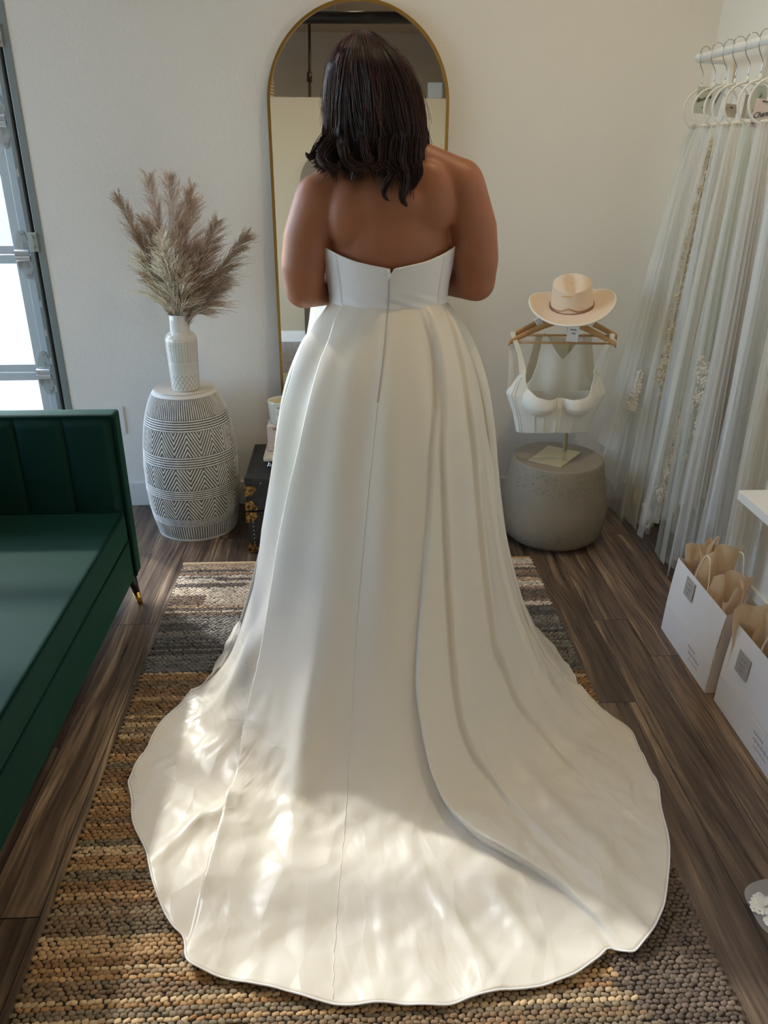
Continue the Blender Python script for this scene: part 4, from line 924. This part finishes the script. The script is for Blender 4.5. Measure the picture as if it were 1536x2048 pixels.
# ---------------------------------------------------------------- wall rail
RX=1.282; RE=3.172; RZ=1.812
rk=thing('hanging_rail',(1.43,3.17,1.8),'white tubular wall-mounted rail holding the veils','clothes rail')
MB().tube(cat([(1.28,2.0,RZ),(RX,2.6,RZ),(RX,3.10,RZ),(RX,3.155,RZ),(RX+.010,RE+.004,RZ)],40)+cat([(RX+.03,RE+.006,RZ-.001),(1.34,RE+.006,RZ-.003),(1.395,RE+.006,RZ-.008),(1.413,RE+.006,RZ-.04),(1.414,RE+.006,RZ-.10)],24),.0135,18).build('rail_tube',M_white,rk,smooth=True)
MB().box(1.405,1.43,RE-.012,RE+.024,RZ-.16,RZ-.08).build('wall_bracket',M_white,rk,bevel=.003)
MB().tube([(1.416,2.93,1.62),(1.416,2.93,2.1)],.007,12).build('upright',M_white,rk,smooth=True)
# ---------------------------------------------------------------- ring hangers + veils
def ringhanger():
    r=thing('ring_hanger',(0,0,0),'x','hanger','white ring hangers on the rail')
    MB().tube([(.058*math.cos(a),0,-.178+.062*math.sin(a)) for a in np.linspace(0,2*PI,48,endpoint=False)],.0036,10,closed=True).build('ring',M_ring,r,smooth=True)
    MB().tube([(0,0,-.118),(0,0,-.098)],[.006,.003],10).build('ring_collar',M_ring,r,smooth=True)
    pts=[(0,0,-.10),(0,0,-.070),(-.004,0,-.058),(-.016,0,-.040),(-.0235,0,-.020),(-.0235,0,.0)]+[(-.0175*math.cos(a)-.004+.0,0,.004+.0155*math.sin(a)) for a in np.linspace(.4,PI,7)]+[(.016,0,-.006),(.019,0,-.012)]
    MB().tube(cat(pts,44),.0016,8).build('hook',M_chrome,r,smooth=True); return r
proto=ringhanger()
HY=[3.105,3.005,2.918,2.845,2.755,2.672,2.592]
words=['rearmost, at the end of the rail','second from the rail end, behind the pale blue tag','third from the rail end','fourth from the rail end, in the middle of the row','fifth from the rail end, behind the large sage tag','sixth from the rail end, carrying the blush card','nearest the viewer, cut by the photo edge']
def cptree(o):
    c=o.copy(); COL.objects.link(c)
    for ch in [k for k in bpy.data.objects if k.parent==o]:
        d=ch.copy(); COL.objects.link(d); d.parent=c
    return c
hooks=[]
for i,y in enumerate(HY):
    r=proto if i==0 else cptree(proto)
    hooks.append(r)
for i,(r,y) in enumerate(zip(hooks,HY)):
    r.location=(RX+.004,y,RZ+.0145-.0035); r.rotation_euler=(0,0,math.radians([14,-6,4,-3,-8,5,-4][i])); r['label']=f'white ring hanger {words[i]}'
ZV=RZ-.230+.008
def veil(i,x0,y0,ztop,zbot,xl,xr,mat,nf,seed,yamp=.05,lay=2,label='',lace=None,lmat=None,scal=.03,gather=.6):
    v=thing('veil',(x0,y0,ztop),label,'veil','veils hanging on the rail'); rg=np.random.default_rng(seed)
    nu,nvv=220,90; s=np.linspace(0,1,nu)[None,:]; t=np.linspace(0,1,nvv)[:,None]
    for l in range(lay):
        ph=rg.uniform(0,6,4); L=1-l*.16*(1 if lay>2 else .8)
        zb=ztop-(ztop-zbot)*L; open_=t**gather
        xlx=x0-.018+(xl+.02*l-(x0-.018))*open_; xrx=x0+.018+(xr-.01*l-(x0+.018))*open_
        sw=s+.018*np.sin(2*np.pi*s*nf*.5+ph[0])*t
        X=xlx+(xrx-xlx)*sw+.006*np.sin(t*5+ph[1]+s*4)
        A=yamp*(.18+.82*t**.8)
        Y=y0+A*(.55*np.sin(2*np.pi*nf*s+ph[2]+.8*np.sin(t*2.2))+.3*np.sin(2*np.pi*nf*2.3*s+ph[3]+t*1.5))+(.012*(l-.5))
        X=X+.010*t*np.sin(2*np.pi*nf*s*1.0+ph[0]+1.2)
        Z=ztop+(zb-ztop)*t+scal*t**6*(np.sin(2*np.pi*s*1.5+ph[1])+.5*np.sin(2*np.pi*s*4+ph[2]))
        X=np.minimum(X,1.418)
        Y=np.minimum(Y,3.352)
        V=np.stack([X+0*Z,Y,Z],-1)
        npmesh('tulle_layer',V.reshape(-1,3),gridF(nvv,nu),mat,v,True)
        if l==0: S0=V
    # gathered comb end
    g=MB(); g.ell((x0,y0,ztop+.001),(.020,.008,.006),seg=20,rings=10); g.build('gathered_comb',M_lace,v,smooth=True)
    if lace:
        def flower(c,nx,nr,sz):
            for k in range(5):
                a=2*PI*k/5+rg.uniform(0,.5); p=c+nx*math.cos(a)*sz*.6+nr*math.sin(a)*sz*.6; fl.ell(p,(sz*.42,sz*.10,sz*.42),seg=8,rings=5)
            fl.ell(c,(sz*.25,sz*.16,sz*.25),seg=8,rings=5)
        for (sa,ta,sb,tb,n_l,wd) in lace:
            fl=MB()
            for k in range(n_l):
                f=rg.uniform(0,1); u_=sa+(sb-sa)*f+rg.normal(0,wd); t_=ta+(tb-ta)*f+rg.normal(0,.008)
                i_=int(np.clip(u_,0,.999)*(nu-1)); j_=int(np.clip(t_,0,.995)*(nvv-1)); p=S0[j_,i_]
                c=Vector((p[0],p[1]-.004,p[2])); flower(c,Vector((1,rg.uniform(-.5,.5),0)).normalized(),Vector((0,0,1)),rg.uniform(.009,.019))
            for k in range(n_l//2):
                f=rg.uniform(0,1); i_=int(np.clip(sa+(sb-sa)*f+rg.normal(0,wd*1.3),0,.999)*(nu-1)); j_=int(np.clip(ta+(tb-ta)*f,0,.995)*(nvv-1)); p=Vector(S0[j_,i_])+Vector((0,-.004,0)); a=rg.uniform(-.9,.9)
                fl.ell(p,(.004,.0015,.014),M=Matrix.Rotation(a,3,'Y'),seg=8,rings=5)
            fl.build('lace_applique',lmat or M_lace,v,smooth=True)
    return v,S0
HY+=[2.47,2.34]
veil(0,RX,HY[0],ZV,.03,1.10,1.36,M_tulle[3],4,1,.045,3,'pale greenish sheer veil, rearmost on the rail, reaching the floor',gather=.8)
veil(1,RX,HY[1],ZV,.24,1.045,1.38,M_tulle[1],4,2,.05,2,'white veil with one lace patch, second from the rail end, hanging widest to the left',lace=[(.28,.66,.22,.76,70,.02)],gather=.72)
veil(2,RX,HY[2],ZV,.09,1.13,1.40,M_tulle[0],4,3,.045,2,'ivory veil with a long lace column, third from the rail end',lace=[(.42,.04,.22,.62,120,.03)],lmat=M_lace2,gather=.8)
veil(3,RX,HY[3],ZV,.11,1.19,1.41,M_tulle[1],5,4,.045,3,'white layered veil with small flowers at the hem, fourth from the rail end',lace=[(.1,.955,.2,.965,14,.03),(.42,.96,.5,.965,14,.03),(.7,.96,.8,.97,14,.03)],gather=.8)
veil(4,RX,HY[4],ZV,.15,1.16,1.41,M_tulle[0],5,5,.045,2,'ivory veil with thick lace flowers low down, fifth from the rail end',lace=[(.26,.93,.50,.62,190,.05)],gather=.8)
veil(5,RX,HY[5],ZV,.04,1.21,1.415,M_tulle[3],5,6,.05,3,'soft green-white veil with lace flowers, sixth from the rail end',lace=[(.25,.50,.45,.80,110,.05)],gather=.8)
veil(6,RX+.01,HY[6],ZV,.06,1.24,1.416,M_tulle[2],5,7,.05,3,'warm white veil hanging in front of the lace-flower veils',gather=.8)
veil(7,RX+.02,HY[7],ZV,.03,1.27,1.416,M_tulle[1],4,8,.045,3,'plain white veil second nearest the viewer, cut by the photo edge',gather=.8)
veil(8,RX+.03,HY[8],ZV,.06,1.30,1.416,M_tulle[0],4,9,.04,2,'ivory sheer veil nearest the viewer, cut by the photo edge',gather=.8)
# ---- swing tags
def swing(x,y,z,w,h,rot,mat,label,txts,cut=False):
    t=thing('swing_tag',(x,y,z),label,'tag','swing tags on the veils'); M=Matrix.Translation((x,y,z))@Euler(tuple(math.radians(a) for a in rot)).to_matrix().to_4x4()
    if cut: pts=[(-w,0,-h),(w,0,-h),(w,0,h*.75),(w*.55,0,h),(-w*.55,0,h),(-w,0,h*.75)]
    else: pts=[(-w,0,-h),(w,0,-h),(w,0,h),(-w,0,h)]
    MB().poly([M@Vector(p) for p in pts],M.to_3x3()@Vector((0,1,0)),.001).build('tag_card',mat,t)
    MB().tube([M@Vector((0,.0,h*.9)),Vector((x,y,z+h+.03))],.0006,5).build('tag_string',M_handle,t)
    for (s,sz,dx,dz,ang,sh) in txts:
        text('tag_print',s,sz,M@frame((dx,-.0012,dz),(math.cos(math.radians(ang)),0,math.sin(math.radians(ang))),(-math.sin(math.radians(ang)),0,math.cos(math.radians(ang)))),M_black,t,shear=sh)
swing(1.283,3.060,1.672,.030,.042,(0,4,8),M_tagg,'sage card tag with handwriting on the rearmost veil',[('Boudoir',.018,0,.006,18,.5),('VEIL',.006,.008,.034,0,0),('ELLE',.006,.004,-.022,0,0)])
swing(1.288,2.965,1.668,.020,.048,(0,8,6),M_tagb,'pale blue narrow tag with upright lettering behind the third ring',[('ZIMMERMANN',.0085,0,.0,74,0)])
swing(1.306,2.880,1.632,.022,.020,(0,5,10),M_tagk,'small tan card tag behind the fourth ring',[('VEIL',.007,0,.009,0,0)])
swing(1.330,2.800,1.640,.022,.034,(0,3,5),M_tagk,'tan card tag with upright print behind the fifth ring',[('VEILS',.008,0,-.01,80,0)])
swing(1.312,2.715,1.650,.030,.046,(0,3,4),M_tagg,'large sage tag with clipped corners and upright lettering',[('ZIMMERMANN',.0085,0,-.004,72,0)],True)
swing(1.296,2.632,1.612,.034,.040,(0,8,4),M_tagp,'blush card tag with handwriting at the photo edge',[('Channe',.022,0,.0,18,.5),('BRIDAL',.007,-.002,.034,0,0),('SIZE',.006,-.024,-.030,0,0),('________',.006,-.012,-.034,0,0)])
fp=thing('paper_label',(1.385,3.0,.02),'small white printed label lying near the wall under the veils','label')
LM=Matrix.Translation((1.372,3.085,.012))@Euler((math.radians(8),math.radians(-4),math.radians(-28))).to_matrix().to_4x4()
MB().box(-.018,.018,-.026,.026,0,.0008,M=LM).build('label_card',M_label,fp); text('label_print','2 10',.008,LM@Matrix.Translation((0,.004,.001)),M_greyink,fp)
gp=thing('gold_pot',(1.375,3.315,0),'small gold ribbed pot on the floor in the corner behind the veils','pot')
MB().lathe([(.001,.002),(.026,.002)]+[(.029+.0014*(k%2)+.004*k/20,.004+.0028*k) for k in range(20)]+[(.030,.060)],32,(1.375,3.315,0),cap=False).build('pot_body',M_gold,gp)
# ---------------------------------------------------------------- shelves
for (x0,y1,z,nm,lb) in ((1.13,2.02,.590,'wall_shelf','white thick floating shelf above the shopping bags'),(1.33,2.36,.900,'wall_shelf','white small shelf end high on the right wall beside the veils')):
    o=MB().box(x0,1.429,y1-.9,y1,z,z+.028).build(nm,M_white,bevel=.002); tag(o,lb,'shelf')
# ---------------------------------------------------------------- shopping bags
def bag(x0,y0,y1,h,d,rz,name,label,seed,cardpos,sheets):
    rg=np.random.default_rng(seed)
    t=thing(name,(x0,(y0+y1)/2,0),label,'bag','white paper shopping bags on the floor')
    def P(x,y,z): return Vector((x0+x+.010*z/h*0+rz*(y-y0),y,z))
    L=y1-y0
    def side(xf,lean):
        def f(u,v): return P(xf+lean*v+.004*math.sin(u*7+seed)*math.sin(v*PI),y0+L*u-.006*v*0,h*v)
        return f
    b=MB(); b.grid(side(0,.016),24,20); b.grid(side(d,-.010),24,20); b.box(x0,x0+d,y0,y1,.0005,.002)
    bb=b.build('bag_body',M_bag,t,smooth=True)
    for yy,s in((y0,1),(y1,-1)):
        g=MB(); 
        g.grid(lambda u,v:P(.016*v+(d-.026*v)*u,yy+s*.030*v*(1-abs(2*u-1)),h*v),10,12); g.build('gusset',M_bagend,t,smooth=True)
    # fold crease line near the bottom
    MB().tube([P(-.0045+.016*.36,y0+.002,h*.36),P(-.0045+.016*.36,y1-.002,h*.36)],.0009,5).build('fold_crease',M_bagend,bb)
    for xf,yy in ((.004+.014,.0),(d-.012,.02)):
        yc=(y0+y1)/2+.0+yy; pts=cat([P(xf,yc-.042,h-.02),P(xf,yc-.040,h+.03),P(xf+.003,yc-.018,h+.088),P(xf+.004,yc+.0,h+.098),P(xf+.003,yc+.018,h+.086),P(xf,yc+.042,h+.02),P(xf,yc+.044,h-.02)],36)
        MB().tube(pts,.0022,8).build('handle',M_handle,t,smooth=True)
    # tissue
    for (xa,ya,za,wx,wy,hh,tw) in sheets:
        ph=rg.uniform(0,6,3)
        def f(u,v): 
            s=2*u-1; return P(xa+wx*s+.014*math.sin(v*4+s*3+ph[0])*(.3+v)*.8,ya+wy*s+.012*math.sin(s*5+ph[1]),h*.5+(hh+.5*h-.5*h)*v+za*v*s*.5+.008*v*math.sin(s*7+ph[2]))
        o=MB().grid(f,26,18).build('tissue_paper',M_tissue,t,smooth=True,fixn=False)
    cy,cz,cw,chh=cardpos
    lx=lambda z:.016*z/h
    MB().poly([P(lx(cz-chh)-.0035,cy-cw,cz-chh),P(lx(cz-chh)-.0035,cy+cw,cz-chh),P(lx(cz+chh)-.0035,cy+cw,cz+chh),P(lx(cz+chh)-.0035,cy-cw,cz+chh)],(1,0,0),.001).build('name_card',M_card,t,label='grey square card')
    fm=lambda y,z:frame(P(lx(z)-.0048,y,z),(0,-1,0),(.05,0,1))
    for dz,s in ((.016,'~ ~'),(.0,'~~~~'),(-.016,'~~')): text('card_script',s,.014,fm(cy,cz+dz),M_greyink,t)
    for (yy,zz,am,ln_) in ((.13,.070,.004,.05),(.11,.052,.007,.08),(.105,.034,.003,.07)):
        MB().tube([P(lx(zz)-.0032,y0+yy+ln_/2-ln_*k/40,zz+am*math.sin(k*1.9)*math.sin(k*.37+yy*50)) for k in range(41)],.0005,4).build('faint_script',M_greyink,t)
    return t
bag(1.083,1.885,2.245,.278,.145,0,'shopping_bag','white paper bag with grey card and tan tissue, farther of the two',11,(2.122,.228,.030,.032),
    [(.075,2.19,.02,.05,.035,.215,0),(.085,2.12,.05,.055,-.01,.235,0),(.08,2.02,.03,.05,-.02,.20,0),(.07,1.96,.03,.045,.04,.18,0),(.09,2.23,.02,.05,.0,.205,0)])
bag(1.097,1.475,1.852,.278,.15,0,'shopping_bag','white paper bag with grey card, nearer of the two, cut by the photo edge',23,(1.762,.190,.032,.034),
    [(.06,1.83,.03,.06,-.01,.21,0),(.08,1.76,.05,.06,-.03,.22,0),(.08,1.66,.03,.05,.03,.22,0),(.08,1.58,.03,.05,-.04,.2,0)])
# ---------------------------------------------------------------- lace piece in clear film at the right edge
cf=thing('lace_headpiece',(.93,1.13,0),'beaded lace piece in clear film on the floor at the right edge','headpiece')
def film(u,v):
    a=2*PI*u; r=.085*(1-v); return (.945+r*1.05*math.cos(a)*(1+.10*math.cos(3*a)),1.135+r*.95*math.sin(a),.003+.020*(1-(1-v)**2))
MB().grid(film,48,10,True).build('clear_film',M_film,cf,smooth=True)
g=MB(); rg=np.random.default_rng(5)
for k in range(70):
    a=rg.uniform(0,2*PI); r=.062*math.sqrt(rg.uniform(0,1)); c=Vector((.930+r*math.cos(a),1.13+.75*r*math.sin(a),.008))
    for q in range(5): g.ell(c+Vector((math.cos(q*1.257)*.006,math.sin(q*1.257)*.006,.002)),(.0045,.0045,.002),seg=8,rings=5)
g.build('lace_flowers',M_lace,cf,smooth=True)
# ---------------------------------------------------------------- woven leather rug
rug=thing('rug',(.043,1.68,0),'woven leather strip rug in tan, beige and grey bands under the train','rug')
rx0,rx1,ry0,ry1=-.658,.738,.55,2.765
MB().box(rx0+.004,rx1-.004,ry0,ry1,.001,.0045).build('warp_base',M_rugbase,rug)
pw,ph_=.0155,.0098
cols=int((rx1-rx0)/pw); rows=int((ry1-ry0)/ph_)
jj,ii=np.meshgrid(np.arange(rows),np.arange(cols),indexing='ij')
# rows are wavy strips; each strip row shares a hue run
rr=np.random.default_rng(3)
xc=rx0+(ii+.5+.5*(jj%2))*pw+rr.normal(0,.0012,ii.shape); yc=ry1-(jj+.5)*ph_+rr.normal(0,.0008,ii.shape)
xc=np.clip(xc,rx0+.004,rx1-.002)
ang=np.where(jj%2==0,.5,-.5)*.55+rr.normal(0,.22,ii.shape)
wx=pw*.555*rr.uniform(.78,1.08,ii.shape); wy=ph_*.56*rr.uniform(.75,1.12,ii.shape); hz=.0045*rr.uniform(.7,1.2,ii.shape)
pal_tan=np.array([S(186,146,98)[:3],S(168,128,84)[:3],S(150,114,76)[:3],S(196,160,116)[:3],S(138,112,84)[:3],S(160,138,108)[:3],S(204,176,136)[:3],S(132,116,92)[:3]])
pal_grey=np.array([S(118,116,112)[:3],S(104,102,100)[:3],S(90,86,84)[:3],S(132,128,122)[:3]])
pal_beige=np.array([S(206,180,152)[:3],S(220,204,184)[:3],S(176,146,122)[:3],S(228,216,200)[:3],S(150,128,112)[:3],S(120,108,100)[:3]])
pal_brown=np.array([S(116,100,86)[:3],S(104,90,78)[:3],S(126,110,94)[:3],S(98,84,74)[:3]])
run=np.zeros(ii.shape,int); 
for j in range(rows):
    i=0; last=rr.integers(0,64)
    while i<cols:
        L=rr.integers(6,46); run[j,i:i+L]=rr.integers(0,64) if rr.random()<.75 else last; i+=L
# streaky correlation between adjoining rows
for j in range(1,rows):
    if rr.random()<.6: m=rr.random(cols)<.0; run[j]=np.where(rr.random()<.7,run[j-1],run[j])
C=np.zeros(ii.shape+(3,))
def pick(p): return p[run%len(p)]
edge_n=.012*np.sin(xc*9)+.008*np.sin(xc*31)
tan=pick(pal_tan); gr=pick(pal_grey); be=pick(pal_beige); bn=pick(pal_brown)
C[:]=tan
C[yc>2.03-.03*(xc)+edge_n*.4]=gr[yc>2.03-.03*(xc)+edge_n*.4]
m_=yc>2.402+edge_n*.2; C[m_]=be[m_]
m_=(xc>.535+.03*np.sin(yc*23)+.010*((jj%5)-2))&(yc<1.36); C[m_]=bn[m_]
m_=(yc<2.40)&(yc>2.375)&(xc<.5); C[m_]=pal_brown[1]*1.2
C*=rr.uniform(.78,1.22,ii.shape)[...,None]
C[rr.random(ii.shape)<.03]*=1.35
nseg=8; a=np.arange(nseg)*2*np.pi/nseg; sq=np.abs(np.cos(2*a))*0+1.0
sup=(np.abs(np.cos(a))**4+np.abs(np.sin(a))**4)**(-1/4)  # rounded-rectangle
levels=[(1.0,0.0),(.92,.62),(.62,.93),(0,1.0)]
N=ii.size; X=xc.ravel();Y=yc.ravel();A_=ang.ravel();WX=wx.ravel();WY=wy.ravel();HZ=hz.ravel()
tiltx=rr.normal(0,.10,N); tilty=rr.normal(0,.12,N)
Vs=[]
for (f_,hf) in levels[:3]:
    lx=WX[:,None]*f_*np.cos(a)*sup; ly=WY[:,None]*f_*np.sin(a)*sup
    x=X[:,None]+lx*np.cos(A_)[:,None]-ly*np.sin(A_)[:,None]; y=Y[:,None]+lx*np.sin(A_)[:,None]+ly*np.cos(A_)[:,None]
    z=.0042+HZ[:,None]*hf+hf*(tiltx[:,None]*lx+tilty[:,None]*ly)
    Vs.append(np.stack([x,y,z],-1))
top=np.stack([X,Y,.0042+HZ],-1)[:,None]
Vr=np.concatenate(Vs+[top],1); K=3*nseg+1
Fq=[]
for l in range(2):
    for k in range(nseg): k2=(k+1)%nseg; Fq.append((l*nseg+k,l*nseg+k2,(l+1)*nseg+k2,(l+1)*nseg+k))
for k in range(0,nseg,2): Fq.append((2*nseg+k,2*nseg+k+1,2*nseg+(k+2)%nseg,3*nseg))
F=(np.array(Fq)[None]+np.arange(N)[:,None,None]*K).reshape(-1,4)
o=npmesh('woven_strips',Vr.reshape(-1,3),F,M_rug,rug,True,cols=np.repeat(C.reshape(-1,3),K,0)); o['kind']='stuff'
MB().tube([(rx0,ry1+.001,.006),(rx1,ry1+.001,.006)],.007,8).build('end_binding',M_rugedge,rug,smooth=True)
# ---------------------------------------------------------------- camera
Yc=Vector((-84,720,-1558.6)).normalized(); Zc=Vector((18,3376,1558.6)).normalized(); Zc=(Zc-Yc*Yc.dot(Zc)).normalized(); Xc=Yc.cross(Zc)
Mw2c=Matrix((Xc,Yc,Zc)).transposed()           # world -> camera
cam=bpy.data.objects.new('camera',bpy.data.cameras.new('camera')); COL.objects.link(cam)
m4=Mw2c.transposed().to_4x4(); m4.translation=(0,0,1.5); cam.matrix_world=m4
cam.data.sensor_fit='VERTICAL'; cam.data.sensor_height=24; cam.data.lens=24*1558.6/2048; cam.data.clip_start=.05
scene.camera=cam
# ---------------------------------------------------------------- light
wd=bpy.data.worlds.new('sky'); scene.world=wd; wd.use_nodes=True; nt=wd.node_tree; bg=nt.nodes['Background']
sky=nt.nodes.new('ShaderNodeTexSky'); sky.sky_type='NISHITA'; sky.sun_disc=False; sky.sun_elevation=math.radians(44); sky.sun_rotation=math.radians(-43.6); sky.air_density=1.0; sky.dust_density=1.2
tint=nt.nodes.new('ShaderNodeMix'); tint.data_type='RGBA'; tint.blend_type='MULTIPLY'; tint.inputs[0].default_value=1; tint.inputs[7].default_value=(.93,.99,1.06,1); nt.links.new(sky.outputs[0],tint.inputs[6]); nt.links.new(tint.outputs[2],bg.inputs[0]); bg.inputs[1].default_value=SKY
def sun(e,az_dir,st,col):
    l=bpy.data.lights.new('sun','SUN'); l.energy=st; l.angle=math.radians(2.0); l.color=col; o=bpy.data.objects.new('sun',l); COL.objects.link(o)
    d=Vector((az_dir[0],az_dir[1],0)).normalized()*math.cos(math.radians(e))+Vector((0,0,-math.sin(math.radians(e))))
    o.rotation_euler=d.to_track_quat('-Z','Y').to_euler()
sun(39.5,(1,-1.05),SUN,(1,.97,.93))
def area(name,loc,size,energy,col,rot,portal=False,spread=None):
    l=bpy.data.lights.new(name,'AREA'); l.shape='RECTANGLE'; l.size,l.size_y=size; l.energy=energy; l.color=col
    if portal: l.cycles.is_portal=True
    if spread: l.spread=math.radians(spread)
    o=bpy.data.objects.new(name,l); COL.objects.link(o); o.location=loc; o.rotation_euler=tuple(math.radians(a) for a in rot); return o
area('door_daylight',(-2.82,3.47,1.55),(3.1,3.05),1,(1,1,1),(-90,0,0),portal=True)
area('added_window_daylight',(XL-.09,1.6,1.68),(2.4,2.75),1,(1,1,1),(0,-90,0),portal=True)
# warm spots: rear one at the ceiling light, the others added unseen as fill
for i,(x,y) in enumerate(((.25,-3.1),(.2,-.6),(.80,2.0))):
    l=bpy.data.lights.new('warm_spot','SPOT'); l.energy=WARM[i]; l.color=(1,.78,.48); l.shadow_soft_size=.08; l.spot_size=math.radians(125); l.spot_blend=.8
    o=bpy.data.objects.new('warm_spot',l); COL.objects.link(o); o.location=(x,y,ZC-.03)
scene.view_settings.view_transform='Standard'; scene.view_settings.look='None'; scene.view_settings.gamma=1; scene.view_settings.exposure=EXPO
try: scene.view_settings.use_curve_mapping=False
except Exception: pass
scene.cycles.max_bounces=10; scene.cycles.diffuse_bounces=6; scene.cycles.transparent_max_bounces=40; scene.cycles.glossy_bounces=4
